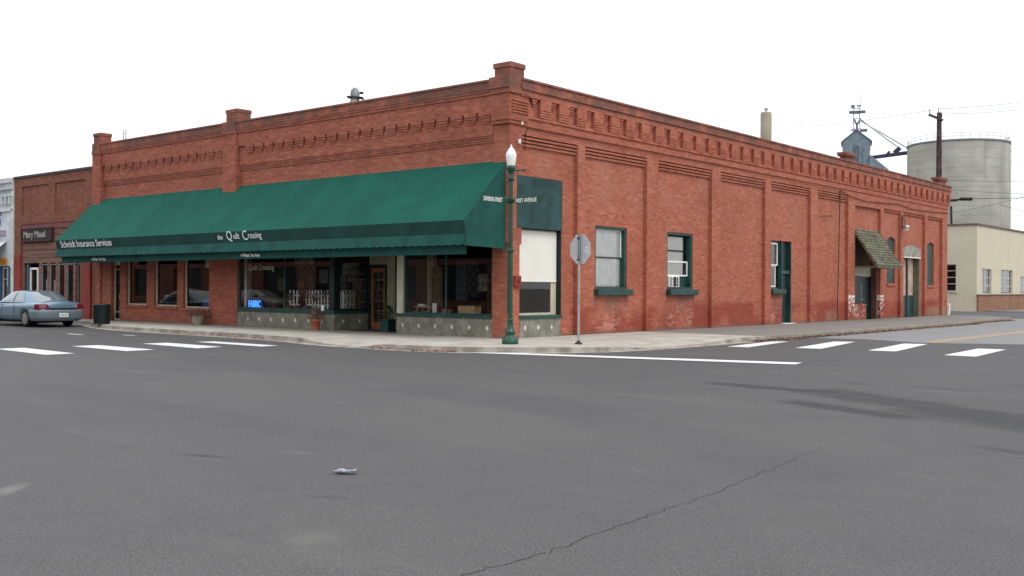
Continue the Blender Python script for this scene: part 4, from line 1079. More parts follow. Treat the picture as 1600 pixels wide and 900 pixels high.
# ================================================================== LAMP POST
LX, LY = 1.79, -2.14
LP = empty('street_lamp', (LX, LY, GZ), 'green cast street lamp with white glass globe standing at the corner', 'street lamp')
q = MB(); q.lathe([(.215, 0), (.222, .03), (.222, .13), (.19, .16), (.155, .19), (.135, .22), (.13, .27), (.150, .30), (.150, .335), (.12, .36), (.095, .42), (.082, .52), (.075, .62), (.088, .635), (.088, .66), (.066, .68)], (LX, LY, GZ), 32); part('base', q, M['lamp_green'], LP)
q = MB(); q.lathe([(.062, .66), (.060, 1.5), (.056, 3.2), (.052, 4.35)], (LX, LY, GZ), 32, .10); part('shaft', q, M['lamp_green'], LP)
q = MB(); q.lathe([(.055, 4.28), (.085, 4.33), (.085, 4.38), (.062, 4.42), (.075, 4.52), (.115, 4.60), (.12, 4.68), (.105, 4.70)], (LX, LY, GZ), 24); part('capital', q, M['lamp_green'], LP)
q = MB(); q.lathe([(.10, 4.70), (.115, 4.76), (.140, 4.94), (.145, 5.00), (.115, 5.06), (.085, 5.12), (.045, 5.17), (.022, 5.20), (.028, 5.215), (.008, 5.26)], (LX, LY, GZ), 16); part('globe', q, M['globe'], LP)
q = MB(); q.tube([(LX, LY, 4.72), (LX+.26, LY+.22, 4.72)], .022); q.lathe([(.035, -.03), (.035, .03)], (LX+.27, LY+.23, 4.72), 10)
q.tube([(LX+.14, LY+.12, 3.95), (LX+.14, LY+.12, 4.72)], .010, 6)
part('bracket_arm', q, M['lamp_green'], LP)
q = MB(); q.lathe([(.08, 0), (.095, .05), (.08, .1)], (LX, LY, 2.55), 12); q.tube([(LX-.08, LY-.06, 2.6), (LX-.16, LY-.13, 2.6)], .025); q.tube([(LX-.06, LY-.05, .95), (LX-.06, LY-.05, 2.6)], .014, 6)
part('outlet_bracket', q, M['lamp_green'], LP)
for (nm, txt, dr_, ln, lab) in (('street_sign', 'FIRST AVENUE', Vector((1, 0, 0)), .92, 'green FIRST AVENUE street sign on the right side of the lamp post'),
                                ('street_sign', 'DIVISION STREET', Vector((0, 1, 0)), 1.0, 'green DIVISION STREET street sign on the left side of the lamp post')):
    o_ = Vector((LX, LY, 3.88))
    T = empty(nm, o_, lab, 'street sign', 'street name signs on the lamp post')
    a = o_ + dr_*.13 if dr_.x else o_ - dr_*(.13+ln)
    nn = Vector((0, -1, 0)) if dr_.x else Vector((1, 0, 0))
    b_ = a + dr_*ln; q = MB(); q.bar(a+Vector((0, 0, .03)), b_+Vector((0, 0, .03)), .012, .17)
    if dr_.x: q.tube([b_+Vector((0, 0, .11)), b_+Vector((.04, 0, .14)), b_+Vector((.03, 0, .20))], .008, 6)
    else: q.tube([a+Vector((0, 0, .11)), a+Vector((0, -.04, .14)), a+Vector((0, -.03, .20))], .008, 6)
    part('blade', q, M['lamp_green'], T)
    q = MB(); q.text(txt, .155, a+nn*.009+Vector((0, 0, -.025))+dr_*.03, dr_, (0, 0, 1), .004, (ln-.05)/(len(txt)*.155*.655), bold=.001); part('lettering', q, M['letter'], T)
    q = MB(); q.lathe([(.075, -.02), (.085, .03), (.075, .08)], o_, 12); q.bar(o_+Vector((0, 0, .03)), a+(Vector((0, 0, .03)) if dr_.x else dr_*ln+Vector((0, 0, .03))), .02, .05); part('clamp', q, M['lamp_green'], T)

# ================================================================== STOP SIGN (seen from behind)
SX, SY = 3.07, -.84
ST = empty('stop_sign', (SX, SY, GZ), 'back of an octagonal stop sign on a steel post by the kerb', 'traffic sign')
nrm = Vector((.16, 1, 0)).normalized(); rr_ = Vector((nrm.y, -nrm.x, 0))   # sign faces away from the viewer
cz_ = 2.66; cen = Vector((SX, SY, cz_)) + nrm*.045; ap = .385
q = MB(); pts = []
for k in range(8):
    a = math.pi/8+k*math.pi/4; r_ = ap/math.cos(math.pi/8); pts.append(cen + rr_*r_*math.cos(a) + Vector((0, 0, r_*math.sin(a))))
pb = [p_+nrm*.004 for p_ in pts]
q.poly(pts); q.poly(list(reversed(pb)))
for k in range(8): q.quad(pts[k], pb[k], pb[(k+1) % 8], pts[(k+1) % 8])
part('plate', q, M['sign_back'], ST)
q = MB(); pf = [p_+nrm*.006 for p_ in pts]; q.poly(list(reversed(pf))); part('red_face', q, M['red_paint'], ST)
q = MB(); q.text('STOP', .34, cen+nrm*.009+rr_*.33-Vector((0, 0, .12)), -rr_, (0, 0, 1), .002, .82); part('lettering', q, M['letter'], ST)
q = MB(); q.tube([(SX, SY, GZ+.02), (SX, SY, cz_-.30)], .032, 12); q.bar((SX, SY, cz_-.34), (SX, SY, cz_+.38), .05, .05); part('post', q, M['steel'], ST)
q = MB(); q.bar(Vector((SX, SY, cz_-.33))-nrm*.027, Vector((SX, SY, cz_+.36))-nrm*.027, .014, .006)
q.box(SX-.04, SX+.04, SY-.045, SY-.028, cz_+.26, cz_+.30); q.box(SX-.04, SX+.04, SY-.045, SY-.028, cz_-.30, cz_-.26); part('post_groove', q, M['iron'], ST)
q = MB(); q.lathe([(.10, 0), (.10, .03), (.055, .05), (.045, .09)], (SX, SY, GZ), 14); part('foot', q, M['iron'], ST)
q = MB(); sc_ = cen+rr_*.24-nrm*.002+Vector((0, 0, -.02)); q.bar(sc_-Vector((0, 0, .06)), sc_+Vector((0, 0, .06)), .06, .003, up=nrm); stk = part('sticker', q, M['letter'], ST)
q = MB(); q.bar(sc_-nrm*.003-Vector((0, 0, .02)), sc_-nrm*.003+Vector((0, 0, .03)), .025, .003, up=nrm); part('sticker_mark', q, M['black'], stk)

# ================================================================== LITTER BIN
TB = empty('litter_bin', (-18.3, -2.55, .13), 'dark green slatted litter bin on the pavement behind the parked car', 'litter bin')
q = MB()
for k in range(22):
    a = 2*math.pi*k/22; c_, s_ = math.cos(a), math.sin(a)
    q.bar((-18.3+.29*c_, -2.55+.29*s_, .16), (-18.3+.315*c_, -2.55+.315*s_, .86), .045, .012, up=(c_, s_, 0))
part('slats', q, M['green_black'], TB)
q = MB(); q.lathe([(.26, 0), (.27, .70), (.25, .70)], (-18.3, -2.55, .15), 18); part('liner', q, M['black'], TB)
q = MB(); q.lathe([(.32, 0), (.335, .03), (.30, .05)], (-18.3, -2.55, .85), 22); q.lathe([(.31, 0), (.31, .03)], (-18.3, -2.55, .15), 22); part('rim', q, M['green_black'], TB)

# ================================================================== PARKED CAR
def car(loc, rotz, lab, paint_, grp=None):
    T = empty('parked_car', (0, 0, 0), lab, 'car', grp)
    st = [(-2.56, .62, .44, .66, .74), (-2.52, .80, .34, .84, .93), (-2.44, .885, .29, .93, 1.00), (-2.2, .915, .25, .955, 1.03), (-1.6, .935, .21, .955, 1.03), (-.8, .94, .20, .94, 1.0),
          (.5, .94, .20, .92, .98), (1.2, .93, .20, .90, .96), (1.9, .905, .22, .83, .90), (2.35, .85, .27, .72, .78), (2.5, .74, .33, .60, .66), (2.56, .55, .40, .54, .58)]
    q = MB(); NP = None; vs = []
    for (x, w_, zb, zs, zt) in st:
        half = [(0, zb), (w_*.55, zb), (w_*.90, zb+.03), (w_*.985, zb+.16), (w_, zb+(zs-zb)*.52), (w_*.985, zs-.10), (w_*.93, zs-.015), (w_*.78, zs+.018), (w_*.4, zt-.01), (0, zt)]
        ring = half + [(-a, b_) for a, b_ in reversed(half[1:-1])]
        NP = len(ring); vs += [(x, a, b_) for a, b_ in ring]
    fs = []
    for i in range(len(st)-1):
        for k in range(NP): fs.append((i*NP+k, i*NP+(k+1) % NP, (i+1)*NP+(k+1) % NP, (i+1)*NP+k))
    fs.append(tuple(range(NP))); fs.append(tuple(reversed(range((len(st)-1)*NP, len(st)*NP))))
    q.add(vs, fs, True)
    me = q.mesh('body', paint_)
    tmp = bpy.data.objects.new('tmp', me); COL.objects.link(tmp)
    ms = tmp.modifiers.new('s', 'SUBSURF'); ms.levels = 2; ms.render_levels = 2
    cuts = []
    for x in (-1.38, 1.40):
        for s_ in (-1, 1):
            c_ = MB(); K = 28
            ring = [(x+.375*math.cos(2*math.pi*k/K), .345+.375*math.sin(2*math.pi*k/K)) for k in range(K)]
            ya, yb = (s_*.62, s_*1.1)
            c_.add([(a, ya, b_) for a, b_ in ring]+[(a, yb, b_) for a, b_ in ring], [tuple(range(K)), tuple(reversed(range(K, 2*K)))]+[(k, K+k, K+(k+1) % K, (k+1) % K) for k in range(K)])
            cme = c_.mesh('cut', M['black']); bm_ = bmesh.new(); bm_.from_mesh(cme); bmesh.ops.recalc_face_normals(bm_, faces=bm_.faces); bm_.to_mesh(cme); bm_.free()
            co = bpy.data.objects.new('cut', cme); COL.objects.link(co); cuts.append(co)
            bo = tmp.modifiers.new('b', 'BOOLEAN'); bo.operation = 'DIFFERENCE'; bo.object = co; bo.solver = 'EXACT'; bo.use_self = True
    bm_ = bmesh.new(); bm_.from_mesh(me); bmesh.ops.recalc_face_normals(bm_, faces=bm_.faces); bm_.to_mesh(me); bm_.free()
    dg = bpy.context.evaluated_depsgraph_get(); dg.update()
    bme = bpy.data.meshes.new_from_object(tmp.evaluated_get(dg)); bme.name = 'body'
    for p_ in bme.polygons: p_.use_smooth = True
    if not bme.materials: bme.materials.append(paint_)
    for co in cuts: bpy.data.objects.remove(co)
    bpy.data.objects.remove(tmp)
    body = bpy.data.objects.new('body', bme); COL.objects.link(body); body.parent = T; WOFF[body.name] = Vector((0, 0, 0))
    # greenhouse as a lofted rounded shell
    lv_ = [(0, .94, -1.86, 1.30, .86), (.1, .985, -1.80, 1.22, .845), (.5, 1.19, -1.42, .80, .745), (.85, 1.345, -1.06, .40, .655), (.95, 1.385, -.90, .26, .60), (1.0, 1.405, -.62, .05, .45)]
    def lev(h):
        for i in range(len(lv_)-1):
            if h <= lv_[i+1][0]:
                t_ = (h-lv_[i][0])/(lv_[i+1][0]-lv_[i][0]); return [lv_[i][k]*(1-t_)+lv_[i+1][k]*t_ for k in range(1, 5)]
        return lv_[-1][1:]
    ne = 5.0
    def P(h, kind, u, off=0):
        z, xa, xb, wv = lev(h); xc, a = (xa+xb)/2, (xb-xa)/2
        if kind == 'ang':
            c_, s_ = math.cos(u), math.sin(u); return Vector((xc+(a+off)*math.copysign(abs(c_)**(2/ne), c_), (wv+off)*math.copysign(abs(s_)**(2/ne), s_), z))
        k = (1-abs(u)**ne)**(1/ne)
        if kind == 'L': return Vector((xc+a*u, (wv*k+off), z))
        if kind == 'R': return Vector((xc+a*u, -(wv*k+off), z))
        if kind == 'rear': return Vector((xc-a*k-off, wv*u, z+off*.6))
        if kind == 'front': return Vector((xc+a*k+off, wv*u, z+off*.6))
    q = MB(); NA, NH = 64, 14; vs = []
    hs = [i/NH for i in range(NH+1)]
    for h in hs:
        for k in range(NA): vs.append(P(h, 'ang', 2*math.pi*k/NA))
    fs = [(i*NA+k, i*NA+(k+1) % NA, (i+1)*NA+(k+1) % NA, (i+1)*NA+k) for i in range(NH) for k in range(NA)]
    q.add(vs, fs, True); top = vs[-NA:]; c_ = sum(top, Vector())/NA + Vector((0, 0, .012))
    q.add(list(top)+[c_], [(k, (k+1) % NA, NA) for k in range(NA)], True)
    part('roof', q, paint_, T)
    def patch(kind, u0, u1, h0, h1, nm, mat, u0b=None, u1b=None, n1=12, n2=6, off=.008, parent=T):
        q = MB(); vs = []
        for j in range(n2+1):
            t_ = j/n2; h = h0+(h1-h0)*t_
            a, b_ = (u0 if u0b is None else u0*(1-t_)+u0b*t_), (u1 if u1b is None else u1*(1-t_)+u1b*t_)
            for i in range(n1+1): vs.append(P(h, kind, a+(b_-a)*i/n1, off))
        q.add(vs, [(j*(n1+1)+i, j*(n1+1)+i+1, (j+1)*(n1+1)+i+1, (j+1)*(n1+1)+i) for j in range(n2) for i in range(n1)], True)
        return part(nm, q, mat, parent)
    cg = M['carglass']
    patch('rear', -.80, .80, .10, .86, 'rear_window', cg, -.84, .84)
    patch('front', -.84, .84, .10, .88, 'windshield', cg)
    for sd_ in ('L', 'R'):
        patch(sd_, -.60, -.03, .14, .86, 'side_window', cg, -.66, -.03)
        patch(sd_, .03, .74, .14, .86, 'side_window', cg, .03, .70)
        patch(sd_, -.03, .03, .12, .88, 'door_pillar', M['iron'], off=.012, n1=2)
    # lamps and trim at the tail
    for s_ in (-1, 1):
        q = MB(); vs = []
        ol = [(-2.565, .50, .745), (-2.563, .56, .86), (-2.558, .62, .905), (-2.535, .72, .91), (-2.50, .82, .905), (-2.44, .888, .90), (-2.34, .925, .895), (-2.22, .945, .885)]
        for (x, y, zt_) in ol: vs += [(x+.01, s_*y, .69), (x-.004, s_*y, (.69+zt_)/2), (x+.035 if y < .85 else x+.01, s_*y*(1 if y < .85 else .985), zt_)]
        q.add(vs, [(3*i+j_, 3*i+3+j_, 3*i+4+j_, 3*i+1+j_) for i in range(len(ol)-1) for j_ in range(2)], True)
        part('tail_light', q, M['tail'], T)
        q = MB(); q.box(2.36, 2.50, s_*.50, s_*.80, .58, .70); part('headlight', q, M['globe'], T, .02)
    q = MB(); q.box(-2.575, -2.50, -.52, .52, .69, .745); part('tail_strip', q, M['black'], T, .01)
    q = MB(); vs = []
    hl = [(-1.80, .945), (-2.05, .955), (-2.28, .945), (-2.43, .905), (-2.54, .82), (-2.60, .68), (-2.635, .45), (-2.65, .2)]
    ol = hl + [(-2.652, 0)] + [(x, -y) for x, y in reversed(hl)]
    for (x, y) in ol:
        for (z_, k_) in ((.25, .90), (.33, .975), (.42, .99), (.56, 1.0), (.635, 1.0), (.665, .985), (.675, .93)): vs.append((-1.6+(x+1.6)*k_, y*k_, z_))
    q.add(vs, [(7*i+j_, 7*i+7+j_, 7*i+8+j_, 7*i+1+j_) for i in range(len(ol)-1) for j_ in range(6)], True)
    BP = part('bumper', q, M['bumper'], T)
    q = MB(); q.box(-2.672, -2.655, -.17, .17, .40, .55); PL = part('number_plate', q, M['white'], BP)
    q = MB(); q.text('WEL 618', .10, (-2.675, .14, .44), (0, -1, 0), (0, 0, 1), .002, .68, bold=.002); part('plate_lettering', q, plain('navy_print', (.04, .05, .15), .6), PL)
    q = MB()
    for s_ in (-1, 1): q.bar((-1.0, s_*.947, .46), (1.02, s_*.947, .46), .012, .045)
    part('side_moulding', q, M['bumper'], T)
    q = MB()
    for s_ in (-1, 1):
        q.bar((-.52, s_*.947, .25), (-.52, s_*.935, .90), .004, .010); q.bar((.52, s_*.947, .25), (.52, s_*.935, .90), .004, .010)
    part('door_gap', q, M['black'], T)
    q = MB(); q.box(-2.1, 2.1, -.66, .66, .17, .34); q.tube([(-2.62, -.55, .27), (-2.2, -.55, .27)], .03); part('underbody', q, M['black'], T)
    for x in (-1.38, 1.40):
        for s_ in (-1, 1):
            q = MB(); K = 28; vs = []; prof = [(.20, .70), (.315, .70), (.335, .73), (.335, .87), (.315, .905), (.22, .905)]
            for (r_, y) in prof:
                for k in range(K): vs.append((x+r_*math.cos(2*math.pi*k/K), s_*y, .335+r_*math.sin(2*math.pi*k/K)))
            q.add(vs, [(i*K+k, i*K+(k+1) % K, (i+1)*K+(k+1) % K, (i+1)*K+k) for i in range(len(prof)-1) for k in range(K)], True)
            q.add(vs[:K], [tuple(range(K))]); WH = part('wheel', q, M['black'], T)
            q = MB(); vs = []; prof = [(.222, .905), (.215, .915), (.19, .895), (.07, .88), (.05, .91), (.001, .912)]
            for (r_, y) in prof:
                for k in range(K): vs.append((x+r_*math.cos(2*math.pi*k/K), s_*y, .335+r_*math.sin(2*math.pi*k/K)))
            q.add(vs, [(i*K+k, i*K+(k+1) % K, (i+1)*K+(k+1) % K, (i+1)*K+k) for i in range(len(prof)-1) for k in range(K)], True)
            for k in range(10):
                a = 2*math.pi*k/10; q.bar((x+.06*math.cos(a), s_*.91, .335+.06*math.sin(a)), (x+.20*math.cos(a), s_*.905, .335+.20*math.sin(a)), .03, .012, up=(0, 1, 0))
            part('rim', q, M['rim'], WH)
    q = MB(); q.box(.92, 1.08, .92, 1.10, .94, 1.07); q.box(.92, 1.08, -1.10, -.92, .94, 1.07); part('wing_mirror', q, M['black'], T, .03)
    T.location = loc; T.rotation_euler = (0, 0, rotz); return T
def carpaint(name, col):
    b = NB(name); b.done(col, .32, .45, .5); b.b.inputs['Coat Weight'].default_value = .8; b.b.inputs['Coat Roughness'].default_value = .06; return b.m
def m_simple(name, col, rough, metal=0, spec=.5, coat=0):
    b = NB(name); b.done(col, rough, metal, spec); b.b.inputs['Coat Weight'].default_value = coat; return b.m
M['carpaint'] = carpaint('blue_grey_car_paint', (.16, .27, .36)); M['carglass'] = m_simple('car_glass', (.16, .20, .22), .06, .15, .9, 1)
M['tail'] = m_simple('red_lens', (.16, .008, .02), .15, 0, .6, 1); M['bumper'] = m_simple('grey_bumper', (.16, .20, .225), .4, .1)
M['rim'] = plain('wheel_rim', (.40, .38, .34), .45, .6, .2, 8)
car((-20.73-1.38, -3.47, 0), math.pi, 'blue-grey four-door sedan parked at the kerb left of the litter bin', M['carpaint'])

car0 = [o for o in COL.objects if o.get('category') == 'car'][0]
for (cx, col, lab) in ((-46.5, (.62, .62, .60), 'white sedan parked across the street, mirrored in the office windows'), (-38.5, (.30, .28, .22), 'beige sedan parked across the street, mirrored in the shop windows')):
    cc_ = dup(car0, (cx, -19.6, 0), 0, lab); mt = carpaint('other_car_paint', col)
    for ch in [o for o in COL.objects if o.parent == cc_ and o.name.split('.')[0] in ('body', 'roof')]:
        ch.material_slots[0].link = 'OBJECT'; ch.material_slots[0].material = mt

# ================================================================== BROWN BRICK NEIGHBOUR
N2 = empty('shop_building', (-27.3, 0, 0), 'low brown brick shop with wooden sign and posts left of the awning', 'building')
N2.location = (-23.45, 0, 0); WOFF[N2.name] = Vector((-23.45, 0, 0))
q = MB(); wallgrid(q, 'y', .0, .3, -31.05, -23.45, 0, 6.72, [(-30.4, -24.55, -1, 4.5)]); part('front_wall', q, M['brick_brown'], N2)
q = MB()
for (a, b_) in ((-31.05, -30.32), (-27.68, -27.08), (-24.3, -23.45)): q.box(a, b_, -.06, .0, 4.5 if a == -27.68 else 4.5, 6.72)
q.box(-30.32, -27.68, -.06, 0, 6.30, 6.72); q.box(-27.08, -24.3, -.06, 0, 6.30, 6.72); q.box(-30.32, -27.68, -.06, 0, 4.5, 4.95); q.box(-27.08, -24.3, -.06, 0, 4.5, 4.95)
q.box(-31.05, -30.4, -.06, 0, 3.05, 4.5); q.box(-24.55, -23.45, -.06, 0, 3.05, 4.5)
part('panel_border', q, M['brick_brown'], N2)
q = MB(); q.box(-31.08, -23.46, -.12, .35, 6.72, 6.82); part('coping', q, plain('dark_coping', (.05, .045, .06), .6), N2)
q = MB(); q.box(-31.05, -30.4, -.08, 0, 0, 3.05); part('painted_pier', q, M['red_paint'], N2)
q = MB(); q.box(-24.6, -23.85, -.08, 0, 0, 3.05); part('painted_pier', q, M['red_paint'], N2)
q = MB(); q.box(-30.4, -24.55, .02, .1, 2.66, 4.25); q.box(-24.80, -24.6, -.03, .1, 0, 2.66); q.box(-30.4, -30.2, .02, .1, 0, 2.66); q.box(-29.0, -24.8, .02, .1, 0, .75); part('wood_siding', q, M['siding'], N2)
q = MB(); q.box(-30.4, -24.55, -.03, .1, 4.25, 4.5); part('pink_fascia', q, plain('dusky_pink_paint', (.20, .07, .07), .7), N2)
for a in (-28.55, -27.75, -26.95, -26.15, -25.35):
    q = MB(); q.box(a-.12, a+.12, -.005, .08, .3, 2.66); part('wood_post', q, M['siding'], N2)
for a in (-28.55, -27.75, -26.95, -26.15):
    W = window(N2, 'y', a+.12, a+.68, .75, 2.6, .015, .04, plain('grey_frame', (.22, .25, .27), .6), .05)
W = window(N2, 'y', -25.19, -24.8, .75, 2.6, .06, .04, M['steel'], .05)
D2 = window(N2, 'y', -29.75, -28.95, .05, 2.45, .08, .10, M['white'], .06, name='door'); q = MB(); q.box(-29.12, -29.08, .03, .08, 1, 1.2); part('handle', q, M['steel'], D2)
q = MB(); q.box(-29.95, -29.76, .02, .12, .05, 2.6); part('door_side_panel', q, plain('slate_blue_paint', (.05, .09, .14), .6), N2)
q = MB(); q.box(-31.0, -23.5, 3, 3.1, 0, 6.7); q.quad((-31, .3, .02), (-23.5, .3, .02), (-23.5, 3, .02), (-31, 3, .02)); q.quad((-31, .3, 4.5), (-23.5, .3, 4.5), (-23.5, 3, 4.5), (-31, 3, 4.5)); part('interior', q, M['interior'], N2)
q = MB(); q.box(-31.05, -23.46, .3, 20, 6.3, 6.4); q.box(-31.05, -30.8, .3, 20, 0, 6.6); part('roof', q, M['roofing'], N2)
for (x_, w_, z_, c_) in ((-27.45, .3, 1.35, 'blind'), (-28.2, .15, 1.4, 'white')):
    q = MB(); q.box(x_, x_+w_, .10, .11, z_, z_+.5); part('window_poster', q, M[c_], N2)
SG = empty('shop_sign', (-28.8, -.1, 3.75), 'dark framed wooden sign with faded pale lettering on the brown shop', 'sign')
q = MB(); q.box(-30.2, -27.35, -.10, .0, 3.72, 4.24); part('board', q, plain('dark_sign_board', (.035, .022, .02), .7), SG)
q = MB(); q.box(-30.24, -27.31, -.13, -.02, 4.24, 4.30); q.box(-30.24, -27.31, -.13, -.02, 3.66, 3.72); q.box(-30.27, -30.2, -.13, -.02, 3.66, 4.3); q.box(-27.35, -27.28, -.13, -.02, 3.66, 4.3); part('frame', q, plain('maroon_frame', (.06, .02, .02), .6), SG)
q = MB(); q.text('Mary Maud', .43, (-30.05, -.106, 3.86), (1, 0, 0), (0, 0, 1), .006, 1.12, bold=.012); part('lettering', q, plain('faded_letters', (.34, .34, .29), .7), SG)

# ================================================================== WHITE NEIGHBOUR
N3 = empty('white_building', (-31.1, 0, 0), 'white painted storefront with dentil cornice at the far left edge', 'building'); WOFF[N3.name] = Vector((-31.1, 0, 0))
wm = plain('weathered_white_paint', (.62, .66, .68), .7, 0, .2, 1.5)
q = MB(); wallgrid(q, 'y', .0, .3, -42, -31.12, 0, 6.3, [(-41, -31.75, -1, 2.55)]); part('front_wall', q, wm, N3)
q = MB(); q.box(-42, -31.10, -.28, .3, 6.55, 6.78); q.box(-42, -31.12, -.18, .3, 6.25, 6.55); q.box(-42, -31.2, -.14, .0, 5.92, 6.0); q.box(-42, -31.2, -.10, .0, 5.2, 5.3)
for k in range(24): q.box(-31.6-k*.42, -31.42-k*.42, -.13, .0, 5.55, 5.95)
part('cornice', q, wm, N3)
q = MB(); q.box(-31.35, -31.12, -.1, .02, 0, 6.25); part('end_pilaster', q, plain('off_white_trim', (.60, .66, .60), .7), N3)
q = MB(); q.box(-42, -31.6, -.62, -.58, 6.42, 6.50); q.box(-42, -32.0, -.4, -.36, 6.9, 7.0); part('purple_trim', q, M['purple_steel'], N3)
q = MB(); q.box(-42, -32.1, -.10, -.0, 4.05, 4.30); part('stripe_board', q, plain('mauve_board', (.36, .30, .36), .7), N3)
q = MB(); q.text('S', 1.0, (-33.02, -.05, 4.55), (1, 0, 0), (0, 0, 1), .06, .9, bold=.03); part('lettering', q, plain('blue_letters', (.05, .25, .62), .5), N3)
q = MB(); q.box(-42, -31.9, -.06, .0, 2.62, 2.9); 
for k in range(25): q.box(-32.2-k*.4, -31.9-k*.4, -.075, -.06, 2.78, 2.93)
part('orange_valance', q, plain('orange_cloth', (.55, .24, .04), .8), N3)
q = MB(); q.add([(-42, 0, 3.75), (-32, 0, 3.75), (-32, -.9, 3.0), (-42, -.9, 3.0), (-42, -.9, 2.9), (-32, -.9, 2.9)], [(0, 1, 2, 3), (3, 2, 5, 4)]); part('white_canopy', q, wm, N3)
q = MB(); q.box(-31.75, -31.3, -.03, .1, 0, 2.5); q.box(-32.9, -32.7, -.03, .1, 0, 2.5); part('blue_post', q, plain('blue_paint', (.035, .085, .20), .6), N3)
W = window(N3, 'y', -32.68, -31.8, .1, 2.5, .12, .08, M['cream'], .06, rails=[1.9, .9])
W = window(N3, 'y', -40, -32.95, .5, 2.5, .12, .08, M['cream'], .06)
q = MB(); q.box(-41.9, -31.2, 3, 3.1, 0, 6); part('interior', q, M['interior'], N3)
q = MB(); q.box(-42, -31.15, .3, 18, 5.9, 6.0); part('roof', q, M['roofing'], N3)

# ================================================================== CREAM BUILDING DOWN THE SIDE STREET
CB = empty('cream_building', (-3.6, 59.4, 0), 'flat-roofed cream painted building beyond the brick corner building', 'building'); WOFF[CB.name] = Vector((-3.6, 59.4, 0))
wins = [(60.85+5.3*k, 63.35+5.3*k+(.6 if k else 0), 1.32, 3.27) for k in range(9)]
wins[1] = (66.04, 69.6, 1.32, 3.27); wins[2] = (72.1, 75.4, 1.32, 2.8)
for k in range(3, 9): wins[k] = (72.1+5.8*(k-2), 75.4+5.8*(k-2), 1.32, 3.27)
q = MB(); wallgrid(q, 'x', -3.6, -3.95, 59.4, 125, 0, 6.55, wins); part('street_wall', q, M['creamblock'], CB)
q = MB(); wallgrid(q, 'y', 59.4, 59.75, -30, -3.95, 0, 6.55, [(-6.6, -5.1, 1.54, 3.59), (-14, -12, 1.54, 3.59)]); part('end_wall', q, M['creamblock'], CB)
q = MB(); q.box(-30.1, -3.5, 59.3, 59.9, 6.55, 6.68); q.box(-4.1, -3.5, 59.9, 125, 6.55, 6.68); part('coping', q, plain('brown_coping', (.16, .11, .09), .8), CB)
q = MB(); q.box(-30, -3.95, 59.75, 125, 6.2, 6.3); part('roof', q, M['roofing'], CB)
q = MB(); q.box(-3.58, -3.42, 59.36, 125, 0, 1.22); part('brick_wainscot', q, M['brick_low'], CB)
q = MB(); q.box(-3.6, -3.37, 59.33, 125, 1.22, 1.30); part('wainscot_cap', q, plain('brown_cap', (.13, .08, .055), .8), CB)
gf = plain('pale_steel_sash', (.50, .52, .52), .6)
for (a, b_, z0, z1) in wins:
    W = window(CB, 'x', a, b_, z0, z1, -3.72, .06, gf, .05, mull=[a+(b_-a)*k/3 for k in (1, 2)], rails=[z0+(z1-z0)*k/3 for k in (1, 2)], mw=.05)
for (a, b_) in ((-6.6, -5.1), (-14, -12)):
    W = window(CB, 'y', a, b_, 1.54, 3.59, 59.5, .05, gf, .05, rails=[2.1, 2.6, 3.1], mull=[(a+b_)/2], mw=.05)
    q = MB(); q.box(a-.08, b_+.08, 59.32, 59.5, 1.42, 1.54); part('sill', q, M['cream'], W)
q = MB(); q.box(-8, -7.9, 62, 124, .1, 6.2); part('interior', q, M['dark'], CB)
# low post beside the alley
q = MB(); q.add([(-.70, 42.2, .0), (-.44, 42.2, .0), (-.44, 42.42, .0), (-.70, 42.42, .0), (-.66, 42.22, .80), (-.40, 42.22, .80), (-.40, 42.40, .80), (-.66, 42.40, .80)],
                [(3, 2, 1, 0), (4, 5, 6, 7), (0, 1, 5, 4), (1, 2, 6, 5), (2, 3, 7, 6), (3, 0, 4, 7)])
single('marker_post', q, M['white'], 'short leaning white post at the far end of the brick building', 'post', (-.56, 42.3, 0), bevel=.02)

# ================================================================== SILO
dS = 136.0
sc0 = CAMP + (cd + cr2*(1495.5-800)/1614.26)*dS
SXc, SYc, SR = sc0.x, sc0.y, 74.5/1614.26*dS*.995
SI = empty('grain_silo', (SXc, SYc, 0), 'wide pale concrete grain silo rising behind the cream building', 'silo'); WOFF[SI.name] = Vector((SXc, SYc, 0))
q = MB(); K = 72; zt = 20.7
q.lathe([(SR, 0), (SR, zt)], (SXc, SYc, 0), K); part('shell', q, M['silo'], SI)
q = MB(); q.lathe([(SR+.08, zt-.22), (SR+.1, zt), (SR*.7, zt+.25)], (SXc, SYc, 0), K); part('rim', q, plain('dark_rim', (.16, .15, .15), .8), SI)
q = MB()
for k in range(36):
    a = 2*math.pi*k/36; q.tube([(SXc+SR*.99*math.cos(a), SYc+SR*.99*math.sin(a), zt), (SXc+SR*.99*math.cos(a), SYc+SR*.99*math.sin(a), zt+.8)], .022, 4)
for z_ in (zt+.4, zt+.8): q.tube([(SXc+SR*.99*math.cos(2*math.pi*k/72), SYc+SR*.99*math.sin(2*math.pi*k/72), z_) for k in range(73)], .022, 4)
part('railing', q, M['steel'], SI)
ang = math.atan2(cr.y, cr.x) - .03; lx, ly = SXc+(SR+.1)*math.cos(ang), SYc+(SR+.1)*math.sin(ang); ox, oy = math.cos(ang), math.sin(ang)
q = MB()
q.bar((lx, ly, 0), (lx, ly, zt+1), .10, .06); q.bar((lx+ox*.55, ly+oy*.55, 2), (lx+ox*.55, ly+oy*.55, zt+.6), .04, .04)
for k in range(15): q.bar((lx, ly, 3+k*1.3), (lx+ox*.58, ly+oy*.58, 3+k*1.3), .07, .09)
part('ladder', q, M['iron'], SI)

